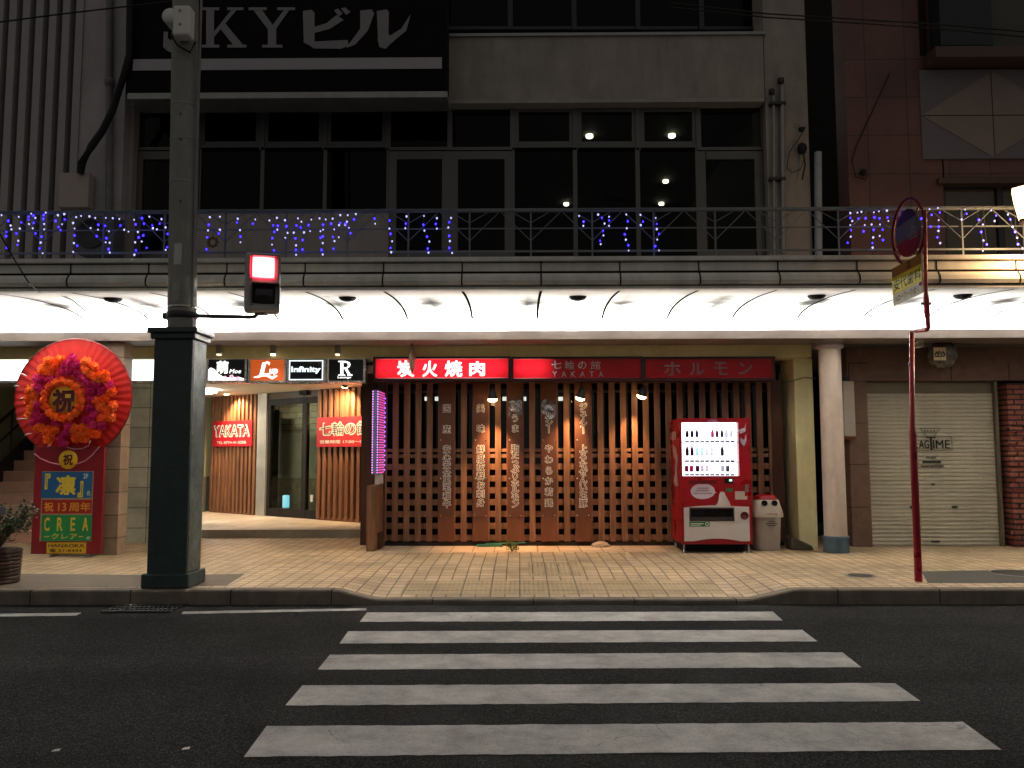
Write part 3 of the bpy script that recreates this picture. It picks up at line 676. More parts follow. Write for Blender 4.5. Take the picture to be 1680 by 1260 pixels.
pletters(mb, 'AG', 1508, 1524, 722, 736, Yt, .03); pletters(mb, 'IME', 1531, 1558, 722, 736, Yt, .03); pletters(mb, 'R', 1497, 1506, 722, 736, Yt, .03)
mb.pbox(1526, 1529.5, 718, 738, Yt-.001, Yt); mb.pbox(1519.5, 1535, 716.8, 718.6, Yt-.0025, Yt-.0013)
for q in ((1493, 1562, 716.2, 717), (1493, 1562, 738, 738.8), (1561.4, 1562.2, 717, 738), (1493, 1493.8, 717, 738)):
    mb.pbox(*q, Yt-.0045, Yt-.003)
mb.pbox(1509, 1542, 702.6, 703.6, Yt-.0065, Yt-.005)
mb.tube([at(1509.5, 703, Yt), at(1521, 717, Yt)], .0035, 5); mb.tube([at(1541.5, 703, Yt), at(1531.5, 717, Yt)], .0035, 5)
[mb.pbox(x, x+2.5, 706, 708.5, Yt-.001, Yt) for x in (1516, 1521, 1526, 1531)]; pletters(mb, 'POST', 1520, 1537, 748.5, 753, Yt, .04); pletters(mb, 'NAKAMORI', 1511, 1548, 763, 767.2, Yt, .04)
mb.build('lettering', ink, so)
MB().pbox(1514, 1544, 755.5, 760, Yt-.004, Yt+.01).build('mail_slot', dark_metal, so)
mb = MB(); mb.pbox(1562, 1571, 830, 834, Yt-.01, Yt); mb.pbox(1493, 1500, 830, 834, Yt-.01, Yt); mb.pbox(1528, 1542, 887, 890, Yt-.01, Yt); mb.pbox(1528, 1534, 793, 796.5, Yt-.01, Yt)
mb.build('handle', dark_metal, so)
# round column with blue base
cc = at(1372, 905, 11.35); col = thing('round_column', (cc.x, 11.35, .14), 'round pinkish white column with a ring capital and grey blue base', 'column')
zz = lambda py: at(1370, py, 11.35).z
MB().lathe((cc.x, 11.35, 0), [(.15, .15), (.147, zz(578)), (.147, zz(574))], 32).build('shaft', M('column_paint', 'd2bfae', .6, 0, .1, 4, .2, 50, dirt=.25), col)
MB().lathe((cc.x, 11.35, 0), [(.148, zz(574)), (.185, zz(571)), (.195, zz(567)), (.16, zz(566)), (.165, zz(562)), (.205, zz(560)), (.205, lip1-.001)], 32).build('capital', M('capital_paint', 'b9aca6', .6, 0, .08), col)
MB().lathe((cc.x, 11.35, 0), [(.165, .14), (.17, .3), (.185, .345), (.18, .36), (.151, .362)], 32).build('base', M('base_blue', '4f646e', .7, 0, .25, 8, .3, 40), col)
ls = thing('light_box', at(1396, 720, 11.9), 'unlit white box sign with rusty bottom edge beside the round column', 'sign')
MB().pbox(1384, 1403, 625, 716, 11.85, 12.15).build('face', M('old_white', 'b5aa9c', .6, 0, .1, 3, dirt=.1), ls, .01)
MB().pbox(1383.5, 1403.5, 716, 721, 11.846, 12.154).build('bottom_edge', M('rust', '6b3f1e', .9, 0, .5, 30), ls)
MB().pbox(1384, 1392, 618, 625, 11.9, 12.0).build('bracket', dark_metal, ls)
# rubbish and rubber wedge at the pillar foot
wd = MB(); p = [(at(1290, 880, 11.95)), at(1296, 876, 11.95), at(1326, 886, 11.8), at(1332, 897, 11.7)]
wx0, wx1 = at(1292, 890, 11.7).x, at(1331, 890, 11.7).x
wd.add([(wx0,11.55,.14),(wx1,11.55,.14),(wx1,11.84,.14),(wx0,11.84,.14),(wx0+.03,11.6,.33),(wx1-.03,11.58,.2),(wx1-.03,11.83,.2),(wx0+.02,11.83,.34)],
       [(0,3,2,1),(4,5,6,7),(0,1,5,4),(1,2,6,5),(2,3,7,6),(3,0,4,7)])
tag(wd.build('stone_wedge', M('wedge_stone', '4a4338', .9, 0, .35, 12, .5, 30), None, .03), 'dark mossy stone wedge leaning at the foot of the yellow pillar', 'stone')
# hanging wrapped lamp by the shutter
hl = thing('wrapped_lamp', at(1545, 560, 11.6), 'round lamp wrapped in clear plastic with a square yellow label above shutter', 'lamp')
c = at(1546, 581, 11.6)
MB().lathe(c, [(0, .19), (.1, .17), (.17, .1), (.19, 0), (.17, -.1), (.1, -.18), (0, -.2)], 24).build('globe', M('smoky_plastic', '6c655c', .25, 0, .4, 9, .4, 25), hl)
MB().pbox(1532, 1552, 570, 591, 11.39, 11.4).build('label', M('label_yellow', 'c0ae86', .6), hl)
mb = MB(); mb.tube([at(x, y, 11.387) for x, y in ((1534,582),(1537,577),(1539,583),(1541,576),(1544,582),(1547,577),(1550,582))], .012, 5); mb.tube([at(1534, 585, 11.387), at(1550, 584, 11.387)], .008, 5); mb.build('lettering', ink, hl)
MB().tube([(c.x+.1, c.y, c.z+.15), (c.x+.14, c.y, c.z+.3), (c.x+.2, c.y, lip1)], .012, 6).build('stem', dark_metal, hl)
MB().tube([(c.x+.02, c.y, c.z-.19), (c.x+.05, c.y, c.z-.26), (c.x+.02, c.y, c.z-.3)], [.02, .012, .004], 6).build('loose_wrap', M('smoky_plastic', '', 0), hl)
cm = thing('security_camera', at(1512, 560, 11.5), 'small white security camera on the soffit right of the column', 'camera')
MB().pbox(1505, 1516, 556, 569, 11.4, 11.6).build('body', white_plastic, cm, .01)
MB().tube([at(1510, 557, 11.5), Vector((at(1510, 557, 11.5).x, 11.5, lip1))], .012, 6).build('bracket', white_plastic, cm)
# ================================================================== GROUND FLOOR SHOP FRONT
# entrance recess on the left: slanting front A (back left) - B (right, nearer)
FZ = .27
A = onz(346, 840, FZ); Bp = onz(606, 858.5, FZ); uA = (Bp-A); uA.z = 0; LEN = uA.length; uA = uA/LEN
def ton(px, py): p = onv(px, py, A, uA); return (p-A).dot(uA), p.z
T = lambda px: ton(px, 760)[0]
CEIL = 2.68
ent = thing('entrance_recess', (-4.5, 13.6, .14), 'tiled entrance recess with a raised step and pale ceiling beside the lattice', 'entrance')
ftile = tiles('step_tile', 'd6ccba', 'c8bca8', '9d9280', .3, .3, .006, .35, 0, None, .1, .15, 8)
fl = MB(); sx0 = -6.9
fl.add([(sx0,13.3,.14),(-2.15,13.3,.14),(-2.15,13.3,FZ),(sx0,13.3,FZ),(sx0,24,FZ),(-2.15,24,FZ)], [(0,1,2,3),(3,2,5,4)]); fl.build('step', ftile, ent)
MB().box(-16, -2.0, 12.0, 24, CEIL, CEIL+.1).build('ceiling', M('entrance_ceiling', 'cfcabd', .8, 0, .05), ent)
gw = M('corridor_green', 'c6c498', .7, 0, .06, 3)
mb = MB(); mb.box(-12, -2, 23.5, 23.7, 1.0, CEIL); mb.box(-6.8, -6.65, 13.45, 23.5, 1.0, CEIL); mb.build('corridor_wall', gw, ent)
mb = MB(); mb.box(-12, -2, 23.45, 23.7, FZ, 1.0); mb.box(-6.81, -6.62, 13.44, 23.45, FZ, 1.0); mb.build('dado', M('dado_grey', '6f6d60', .7, 0, .15), ent)
MB().box(-2.35, -2.15, 12.25, Bp.y+.1, .14, CEIL).build('side_wall', dark_wood, ent)
for (px, py, Y, lab, w) in ((322, 641, 15.2, 'long bright corridor ceiling light just right of the utility pole', .36), (343, 652, 18.5, 'small round corridor ceiling light below a longer one beside the pole', .22)):
    c = at(px, py, Y); c.z = CEIL
    tag(MB().lathe((c.x, c.y, c.z), [(w, 0), (w, -.05), (w*.8, -.07), (0, -.07)], 20).build('corridor_light', emis('corridor_glow', (1, .97, .88), 48)), lab, 'ceiling light', 'ceiling lights in the corridor')
# slatted wood fronts and the sliding door between them
def slat_front(px0, px1, n, label):
    t0, t1 = T(px0), T(px1); p = A+uA*((t0+t1)/2)
    th = thing('slatted_wall', (p.x, p.y, FZ), label, 'wall', 'slatted wooden fronts beside the door')
    w = (t1-t0)/(n*2-1); mb = MB()
    for i in range(n): mb.vbox(A, uA, t0+2*i*w, t0+2*i*w+w*1.05, -.05, .02, FZ+.02, CEIL-.005)
    mb.build('slat', wood, th, .004)
    MB().vbox(A, uA, t0, t1, .05, .12, FZ, CEIL-.005).build('backing', M('backing_brown', '5f3a22', .6, 0, .2, 3, stretch=(4, 4, .6)), th)
    MB().vbox(A, uA, t0, t1, -.02, .049, FZ+.001, FZ+.06).build('bottom_rail', wood, th)
    return th
wl = slat_front(348, 421, 12, 'slatted wooden front carrying a red board with Latin capitals left of the door')
wr = slat_front(523, 603, 9, 'slatted wooden front carrying the red board with Japanese lettering right of door')
t0, t1 = T(421), T(437)
dr = thing('sliding_door', A+uA*T(480), 'dark glass sliding door with black frame between slatted wooden fronts', 'door')
d0, d1, dm = T(438), T(523), T(498)
MB().vbox(A, uA, t0+.05, d0, -.04, .1, FZ, CEIL-.005).build('jamb', M('jamb_silver', 'b3b5b3', .35, .5, .1), dr)
hd = ton(480, 658)[1]
mb = MB(); mb.vbox(A, uA, d0, d1, 0, .08, hd-.06, hd+.06); mb.vbox(A, uA, d0, d0+.08, 0, .08, FZ, hd-.061); mb.vbox(A, uA, dm-.06, dm+.06, -.005, .085, FZ, hd-.061); mb.vbox(A, uA, d1-.06, d1, 0, .08, FZ, hd-.061)
mb.vbox(A, uA, d0+.08, dm-.06, .002, .075, FZ, FZ+.16); mb.vbox(A, uA, dm+.06, d1-.06, .002, .075, FZ, FZ+.16); mb.build('frame', black_matt, dr)
MB().vbox(A, uA, d0, d1, .0, .1, hd+.061, CEIL-.005).build('transom_panel', M('transom_brown', '3a2a20', .5, 0, .2), dr)
MB().vbox(A, uA, d0+.08, d1-.06, .03, .036, FZ+.16, hd-.06).build('pane', glass('door_pane', (.72, .75, .7), .04), dr)
MB().vbox(A, uA, dm-.1, dm+.12, -.06, 0, hd+.1, hd+.28).build('door_sensor', black_matt, dr)
# vestibule behind the door
vt = thing('vestibule_wall', A+uA*T(480)+Vector((.2, .45, 0)), 'dim stone lined vestibule wall behind the dark glass door', 'wall')
MB().vbox(A, uA, d0+.3, d0+.9, .2, .4, 2.55, 2.6).build('vestibule_fill', emis('vestibule_fill_glow', (1, .93, .8), 1.2), vt)  # unseen glowing panel, added to brighten the vestibule behind the glass
stn = tiles('vestibule_stone', 'a8a28c', '8e8a78', '605c50', .35, .12, .01, .7, .5, (R(90), 0, 0), .3, .4, 9)
MB().vbox(A, uA, d0-.3, d1+.3, (.5), .6, FZ, 1.0).build('stone_base', M('stone_dark', '8a7f68', .8, 0, .35, 9), vt)
MB().vbox(A, uA, d0-.3, d1+.3, (.5), .6, 1.0, 1.9).build('panel', M('vestibule_panel', 'a9a59a', .7, 0, .1), vt)
MB().vbox(A, uA, d0-.3, d1+.3, (.5), .6, 1.9, CEIL).build('stone_band', stn, vt)
t_, z_ = ton(469, 823); n_ = Vector((-uA.y, uA.x, 0)); p = at(469, 823, onv(469, 823, A, uA).y+.2); zn = p.z-.14
nl = thing('night_light', (p.x, p.y, zn), 'small glowing cyan cylinder lamp inside the dark glass door', 'lamp')
MB().lathe((p.x, p.y, zn), [(.06, -.02), (.06, .03), (.0, .03)], 16).build('base', white_plastic, nl)
MB().lathe((p.x, p.y, zn), [(.065, .031), (.065, .26), (.0, .27)], 16).build('diffuser', emis('cyan_glow', (.22, .75, 1), 1.6), nl)
MB().box(p.x-.1, p.x+.1, p.y-.1, p.y+.1, FZ, zn-.02).build('stand', black_matt, nl)
wp = A+uA*T(512)+n_*.02
ot = thing('wall_outlet', (wp.x, wp.y, .5), 'white outlet plate low on the glass door right leaf', 'outlet')
MB().vbox(A, uA, T(510), T(514), .0, .028, ton(512, 823)[1], ton(512, 812)[1]).build('plate', white_plastic, ot)
# red boards on the slatted fronts
red_board = M('red_board', 'b8202c', .5, 0, .08, 4); white_vinyl = M('white_vinyl', 'e2dfd8', .5, 0, .05); black_vinyl = M('black_vinyl', '161210', .6)
def tletters(mb, body, px0, px1, py0, py1, d, off, skew=0, nn=None):
    t0, z0 = ton(px0, py1); t1, z1 = ton(px1, py0); n = Vector((-uA.y, uA.x, 0))
    o = A+uA*t0+n*d; o.z = z0
    letters(mb, body, o, uA, (0, 0, 1), t1-t0, z1-z0, off, skew)
def tbox(mb, px0, px1, py0, py1, d0, d1):
    return mb.vbox(A, uA, T(px0), T(px1), d0, d1, ton((px0+px1)/2, py1)[1], ton((px0+px1)/2, py0)[1])
p = A+uA*T(386); s1 = thing('shop_board', (p.x, p.y, 1.6), 'red board with Latin capitals and a telephone number on left slatted front', 'sign')
tbox(MB(), 353, 417, 690.5, 732.5, -.075, -.051).build('panel', red_board, s1)
mb = MB(); tletters(mb, 'YAKATA', 355.5, 415.5, 695.5, 718, -.077, .065); tletters(mb, 'TEL 0774-41-5258', 361, 409, 723.5, 728.5, -.077, .02); mb.build('lettering', white_vinyl, s1)
mb = MB(); tletters(mb, 'YAKATA', 357.5, 413.5, 697.5, 716, -.0785, .005); mb.build('letter_core', black_vinyl, s1)
p = A+uA*T(563); s2 = thing('shop_board', (p.x, p.y, 1.6), 'red board with Japanese name and opening hours on right slatted front', 'sign')
tbox(MB(), 524, 606, 684, 733, -.075, -.051).build('panel', red_board, s2)
mb = MB(); tletters(mb, '七輪の館', 529, 612, 690, 716, -.077, .06); tletters(mb, '営業時間 17:00〜03:00', 530, 616, 721, 728, -.077, .03); mb.build('lettering', white_vinyl, s2)
mb = MB(); tletters(mb, '七輪の館', 531, 610.5, 692, 714, -.0785, .0); mb.build('letter_core', black_vinyl, s2)
# small can spots on the yellow beam above the light boxes + one clip lamp inside
def spot_lamp(loc, aim, label, e, tilt=35, blend=.8, name='spot_lamp', size=1., col=(1, .6, .3), mountz=None):
    loc = Vector(loc); t = thing(name, loc, label, 'lamp', 'small spot lamps')
    d = (Vector(aim)-loc).normalized(); r = .045*size
    MB().tube([loc-d*.09*size, loc-d*.02*size, loc+d*.03*size], [r*.5, r*.95, r*1.25], 14, True).build('shade', dark_metal, t)
    MB().tube([loc+d*.031*size, loc+d*.05*size, loc+d*.066*size], [r*1.2, r*1.1, r*.5], 14).build('bulb', warm_glow, t)
    if mountz: MB().tube([loc-d*.08*size, Vector((loc.x, loc.y-.02, mountz))], .008, 6).build('stem', dark_metal, t)
    lt = bpy.data.lights.new('spot_light', 'SPOT'); lt.energy = e; lt.color = col; lt.spot_size = R(tilt*2); lt.spot_blend = blend; lt.shadow_soft_size = .03
    lo = bpy.data.objects.new('spot_light', lt); C.objects.link(lo); lo.parent = t; lo.location = d*.085*size
    lo.rotation_euler = d.to_track_quat('-Z', 'Y').to_euler(); return t
for px, nm in ((358, 'above the flower lightbox'), (447, 'above the orange lightbox'), (553, 'above the black lightbox with letter R')):
    c = at(px, 577, BY-.12); t = thing('can_light', (c.x, c.y, c.z), 'small grey can light on the yellow beam '+nm, 'lamp', 'can lights on the yellow beam')
    MB().pbox(px-4, px+4, 566, 580, BY-.16, BY-.08).build('body', grey_metal, t, .004)
    MB().pbox(px-3, px+3, 580, 583, BY-.15, BY-.09).build('bulb', emis('can_bulb', (1, .8, .5), 6) if px == 447 else emis('dim_can_bulb', (1, .8, .55), 1.5), t)
    MB().pbox(px-2, px+2, 569, 574, BY-.08, BY-.001).build('bracket', dark_metal, t)
    lt = bpy.data.lights.new('can_beam', 'SPOT'); lt.energy = 25; lt.color = (1, .75, .45); lt.spot_size = R(130); lt.spot_blend = .9; lt.shadow_soft_size = .03
    lo = bpy.data.objects.new('can_beam', lt); C.objects.link(lo); lo.parent = t; lo.location = at(px, 584.5, BY-.12)-c; lo.rotation_euler = (R(-12), 0, 0)
p = at(372, 640, onv(372, 640, A, uA).y-.55)
spot_lamp(p, onv(398, 715, A, uA), 'flared spot lamp shining on the red board left of the door', SPOT_E*4, 62, mountz=CEIL, size=1.5)
p = at(566, 631, onv(566, 630, A, uA).y-.5)
spot_lamp(p, onv(556, 720, A, uA), 'spot lamp under the black lightbox shining on the red board right of door', SPOT_E*4, 62, mountz=CEIL)
# ------------------------------------------------------------------ row of small light boxes
LY = 11.68
def lit_box(px0, px1, label, face, build_face, Yf=LY):
    c = at((px0+px1)/2, 627, Yf+.15); t = thing('light_box', c, label, 'sign', 'small light boxes over the entrance')
    mb = MB(); mb.pbox(px0, px1, 586, 590, Yf, Yf+.2); mb.pbox(px0, px1, 624.5, 628, Yf, Yf+.2); mb.pbox(px0, px0+3.5, 590, 624.5, Yf+.001, Yf+.2); mb.pbox(px1-3.5, px1, 590, 624.5, Yf+.001, Yf+.2)
    mb.build('frame', chrome, t)
    f = MB().pbox(px0+3.5, px1-3.5, 590, 624.5, Yf+.02, Yf+.19).build('face', face, t)
    build_face(t); return t
bk = M('gloss_black', '0d0f10', .15, 0, .2); lit_w = emis('lit_white', (1, 1, .98), 1.6); lit_c = emis('lit_cool', (.85, 1, 1), 1.5); pk = emis('lit_pink', (1, .3, .6), 1.2)
def f1(t):
    mb = MB(); pletters(mb, '萌', 355, 375, 592, 613, LY+.018, .05); pletters(mb, 'Moe', 376, 395, 605.5, 612.5, LY+.018, .02, .25)
    mb.build('lettering', lit_w, t)
    mb = MB(); p = [(341, 624), (341, 607), (346, 603), (352, 606), (358, 613), (364, 617), (371, 619), (380, 620), (391, 618), (400, 621), (400, 624)]
    mb.prism([at(x, y, LY+.012) for x, y in p], (0, .006, 0)); mb.build('petal_print', lit_w, t)
    mb = MB()
    for cx, cy in ((369, 620), (390, 621), (380, 618)):
        for k in range(5):
            a = k*1.2566; mb.lathe(at(cx+2.4*math.cos(a), cy+2*math.sin(a), LY+.010), [(.014, 0), (0, -.001)], 8, 'y')
    mb.build('flower_print', pk, t)
lit_box(338, 405, 'black light box with a white kanji, cursive word and pale petals', bk, f1)
def f2(t):
    mb = MB(); pletters(mb, 'L', 425, 443, 594.5, 617.5, LY+.015, .05, .22)
    mb.tube([at(427, 616.5, LY+.014), at(422, 618.5, LY+.014), at(416, 619, LY+.014)], [.02, .014, .005], 8); mb.tube([at(434, 597, LY+.012), at(438, 594.5, LY+.012), at(441.5, 595.5, LY+.012), at(441, 599, LY+.012)], [.012, .016, .016, .008], 8)
    mb.tube([at(440, 617, LY+.013), at(447, 620.3, LY+.013), at(455, 616.5, LY+.013)], [.018, .02, .006], 8)
    pletters(mb, 'up', 442, 456, 605, 616, LY+.012, .05); mb.build('lettering', lit_w, t)
lit_box(407, 469.5, 'orange light box with a large white curly letter L', emis('lit_orange', (.62, .10, .012), .75, (.25, .04, .01)), f2)
def f3(t):
    mb = MB()
    for q in ((474, 530, 591, 592.6), (474, 530, 622, 623.6), (474, 475.7, 592.6, 622), (528.3, 530, 592.6, 622)): mb.pbox(*q, LY+.012, LY+.019)
    pletters(mb, 'Infinity', 477.5, 526, 601, 613, LY+.017, .045); mb.build('lettering', lit_c, t)
lit_box(470.5, 534.5, 'black light box with one word inside a glowing white border', bk, f3)
def f4(t):
    mb = MB(); Rp = [[(.16,.03),(.38,.03),(.38,.97),(.16,.97)], [(0,0),(.55,0),(.55,.08),(0,.08)], [(0,.92),(.52,.92),(.52,1),(0,1)], [(.38,.06),(.62,.02),(.84,.10),(.92,.26),(.72,.27),(.64,.13),(.38,.12)], [(.72,.25),(.92,.25),(.84,.42),(.6,.53),(.38,.53),(.38,.44),(.6,.43),(.7,.36)], [(.44,.5),(.64,.48),(.94,.93),(.72,.95)], [(.68,.92),(1.05,.9),(1.05,1),(.68,1)]]
    serif(mb, 555, 592, 22, 24.5, Rp, LY+.017); pletters(mb, 'Lounge', 554, 576, 617.5, 621.5, LY+.017, .03); mb.build('lettering', lit_w, t)
lit_box(536, 599.5, 'black light box with a large white serif R over a small word', bk, f4)
MB_sign = emis('lit_panel', (.93, 1, .98), 1.9)
def f0(t): pass
lit_box(-40, 49, 'blank white glowing light box at far left behind the flower stand', MB_sign, f0)
lit_box(204, 262, 'blank white glowing light box between the flower stand and utility pole', MB_sign, f0)
# ------------------------------------------------------------------ three red fascia signs with tubes inside
film_m = acrylic('red_film', (.62, .011, .022), .55); letter_m = acrylic('white_acrylic', (.85, .85, .85), .6); white_in = M('sign_inside', 'e0ddd8', .7, 0, .03)
frame_m = M('sign_frame', '3a1a1c', .45, .3, .2)
def fascia_sign(px0, px1, label, items, tube, e):
    Yf = 11.62; c = at((px0+px1)/2, 624, Yf+.12); t = thing('fascia_sign', c, label, 'sign', 'red signs over the lattice')
    mb = MB(); mb.pbox(px0, px1, 585, 588.5, Yf, Yf+.22); mb.pbox(px0, px1, 620.5, 624.5, Yf, Yf+.22); mb.pbox(px0, px0+4, 588.5, 620.5, Yf+.001, Yf+.219); mb.pbox(px1-4, px1, 588.5, 620.5, Yf+.001, Yf+.219)
    mb.build('frame', frame_m, t)
    MB().pbox(px0+4, px1-4, 588.5, 620.5, Yf+.2, Yf+.218).build('back_panel', white_in, t)
    if px0 == 838.5: MB().pbox(904, 907, 588.6, 620.4, Yf+.05, Yf+.2).build('baffle', white_in, t)
    film, lets = cut_sheet(items, px0+4, px1-4, 588.5, 620.5, Yf+.01)
    film.build('face', film_m, t); lets.build('lettering', letter_m if tube else acrylic('unlit_acrylic', (.34, .2, .23), .3), t)  # letters without a tube get a darker acrylic, unlit look painted in
    for a, b in tube:
        o = MB().tube([at(a, 604.5, Yf+.13), at(b, 604.5, Yf+.13)], .015, 8).build('tube', emis('sign_tube', (1, .96, .92), e), t)
    return t
o_ = .035
fascia_sign(612, 838, 'brightly lit red sign with four white kanji, leftmost of three', [('炭', 652, 680, 590.5, 618.5, o_), ('火', 693, 718, 591.5, 618, o_), ('焼', 730, 759, 591, 618, o_), ('肉', 770, 796, 592, 617, o_)], [(622, 828)], 26)
fascia_sign(838.5, 1055, 'middle red sign, lit only at its left third, with two lines of lettering', [('七', 905, 921, 591.5, 605, .03), ('輪', 927, 942, 591.5, 606, .0), ('の', 949, 962, 593, 605, .01), ('館', 969, 985, 592, 606, .0)] +
            [(ch, 906.5+15.2*i, 914+15.2*i, 609, 618, .02) for i, ch in enumerate('YAKATA')], [(846, 893)], 60)
fascia_sign(1055.5, 1272, 'dark unlit red sign with four faint katakana, rightmost of three', [('ホ', 1090, 1117, 594, 616, .02), ('ル', 1132, 1156, 595, 615, .02), ('モ', 1172, 1194, 594, 615, .02), ('ン', 1213, 1234, 595, 614, .02)], [], 0)
# ------------------------------------------------------------------ wooden lattice screen
TY = 12.1
lat = thing('wooden_lattice', at(930, 890, TY), 'long dark wooden lattice screen across the restaurant front', 'screen')
lz0 = at(930, 889, TY).z; ptop = 625
mb = MB()
for k in range(-1, 34):
    mb.pbox(643.5+18.75*k, 653.3+18.75*k, ptop, 888.5, TY, TY+.035)
mb.build('slat', wood, lat, .004)
mb = MB()
for (y0, y1) in [(736, 741), (744.5, 750.8)]+[(760.4+19.45*k, 770.2+19.45*k) for k in range(7)]: mb.pbox(618, 1283, y0, min(y1, 888), TY+.036, TY+.06)
mb.pbox(618, 1283, ptop, 629, TY+.036, TY+.06)
mb.build('rail', wood, lat, .003)
MB().pbox(618, 632, ptop, 888.5, TY-.01, TY+.1).build('end_post', dark_wood, lat, .004); MB().pbox(1267, 1286, ptop, 888.5, TY-.002, TY+.1).build('end_post', dark_wood, lat, .004)
MB().pbox(616, 1286, 889, 896, TY+.02, TY+.1).build('plinth', M('plinth_dark', '2a211b', .8), lat)
# glazing and dim dining room behind the lattice
din = thing('dining_room', (1.0, 14, .14), 'dim dining room glimpsed through the wooden lattice', 'room')
dwall = M('dining_wall', '544b3c', .8, 0, .2)
room(din, 'room_wall', -2.1, 4.05, TY+.35, 18.0, .141, 2.72, dwall)
mb = MB()
for px in (650, 745, 840, 935, 1030, 1125, 1220): mb.pbox(px-2, px+2, 626, 888, TY+.2, TY+.25)
mb.pbox(618, 1283, 735, 740, TY+.2, TY+.25); mb.pbox(618, 1283, 640, 644, TY+.201, TY+.249); mb.build('window_frame', win_grey, din)
MB().pbox(618, 1283, 626, 888, TY+.26, TY+.266).build('pane', glass('shop_pane', (.6, .62, .58), .03), din)
for px, lab in ((699, 'small dining room lamp leftmost behind the lattice'), (717, 'dining room lamp left of the first menu board'), (828, 'dining room lamp between second and third menu boards'), (861, 'narrow dining room lamp right of third menu board'), (920, 'dining room lamp between fourth and fifth menu boards')):
    c = at(px, 654, 13.6); t = thing('dining_lamp', (c.x, 13.6, c.z), lab, 'lamp', 'white lamps inside the dining room')
    w = 3.6 if px in (717, 828, 920) else 2.4
    MB().pbox(px-w, px+w, 651, 657, 13.55, 13.65).build('bulb', emis('dining_glow', (1, 1, .98), 2.2), t)
    MB().pbox(px-w, px+w, 640, 651, 13.55, 13.65).build('shade', M('lamp_shade_grey', '8d8f90', .6), t)
pt = tag(MB().tube([at(977, 648, 12.7), at(977, 712, 12.7)], .035, 10).build('vent_pipe', M('brass_pipe', '8d7c5a', .35, .7, .15)), 'brassy vertical vent pipe behind the lattice right of last menu board', 'pipe')
for px, lab in ((690, 'dining table behind the lattice near the purple sign'), (900, 'dining table behind the fourth menu board'), (1050, 'dining table behind the lattice left of vending machine')):
    c = at(px, 800, 14.2); t = thing('dining_table', (c.x, 14.2, .141), lab, 'table', 'tables in the dining room')
    MB().box(c.x-.5, c.x+.5, 13.9, 14.5, .82, .86).build('tabletop', dark_wood, t, .006)
    for ax in (-.42, .42):
        for ay in (-.22, .22): MB().box(c.x+ax-.025, c.x+ax+.025, 14.2+ay-.025, 14.2+ay+.025, .141, .82).build('leg', dark_metal, t)
# five menu boards
plank_m = M('menu_plank', '5d3a2b', .45, 0, .15, 3, .05, 30, stretch=(6, 6, .6)); out_m = M('letter_outline', 'f2ebe2', .6, 0, .04); core_m = M('letter_core_brown', '3f2418', .6)
tape_m = glass('torn_film', (.9, .9, .92), 1.3, .22)
MENU = [(733, 719, 746, [('国', 670), ('産', 704)]+list(zip('安心安全黒毛和牛', (737, 750, 763, 776, 789, 801, 814, 827))), 'menu plank about safe black beef, first from the purple sign'),
        (788.5, 776, 801, [('美', 670), ('味', 703)]+list(zip('鮮度抜群お刺身', (737, 752, 766, 781, 796, 810, 825))), 'menu plank about fresh sashimi, beside the warm lamp at its upper right'),
        (845, 832, 859, [('激', 668), ('う', 686), ('ま', 703)]+list(zip('脂たっぷりホルモン', (736, 747, 758, 769, 781, 793, 804, 816, 827))), 'middle menu plank with torn clear film and a straight lower edge of film'),
        (900.5, 887, 914, list(zip('ヘルシ', (668, 681, 693)))+[('丨', 704)]+list(zip('やわらか若鶏', (736, 754, 772, 789, 807, 825))), 'menu plank about chicken with crumpled torn film at its top'),
        (957, 943, 970, [('ジ', 667), ('ュ', 677), ('丨', 686), ('シ', 695), ('丨', 705)]+list(zip('上ろなぜんい玉豚', (736, 749, 762, 775, 788, 800, 813, 826))), 'menu plank brightly lit at the top by a lamp, nearest the vending machine')]
for bi_, (cx, x0, x1, chars, lab) in enumerate(MENU):
    c = at(cx, 888, TY-.03); t = thing('menu_board', c, lab, 'sign', 'menu planks on the lattice')
    MB().pbox(x0, x1, ptop, 888, TY-.03, TY-.001).build('plank', M('plank_brown', '6a3f28', .5, 0, .2, 3, .1, 30, stretch=(7, 7, .6)), t, .004)
    MB().pbox(x0+2, x1-2, 655, 848, TY-.036, TY-.0305).build('plate', plank_m, t)
    mo, mc = MB(), MB()
    for ch, py in chars:
        p = at(cx, py, TY-.038); emcell(mo, ch, p, .121, .065); p.y -= .0015; emcell(mc, ch, p, .121, .015)
    mo.build('lettering', out_m, t); mc.build('letter_core', core_m, t)
    mb = MB()
    for py in (722, 785, 846):
        for sx in (x0+4, x1-4): mb.lathe(at(sx, py, TY-.036), [(.012, 0), (.01, -.005), (0, -.006)], 10, 'y')
    mb.build('screw', chrome, t)
    if bi_ in (2, 3):
        mb = MB(); r_ = random.Random(3+bi_); pts = []
        nx, ny = 7, 6; hh = 22 if bi_ == 2 else 26
        for j in range(ny+1):
            for i in range(nx+1):
                e = r_.uniform(0, 1)
                px_ = x0+1+(x1-x0-3)*i/nx+r_.uniform(-1.2, 1.2); py_ = 658+hh*j/ny+r_.uniform(-1, 1)+(5*math.sin(i*1.1+bi_) if j == ny else 0)+(3*math.cos(i*1.7) if j == 0 else 0)
                pts.append(at(px_, py_, TY-.045-.03*e))
        mb.add(pts, [(j*(nx+1)+i, j*(nx+1)+i+1, (j+1)*(nx+1)+i+1, (j+1)*(nx+1)+i) for j in range(ny) for i in range(nx)], True)
        mb.build('torn_film', tape_m, t)
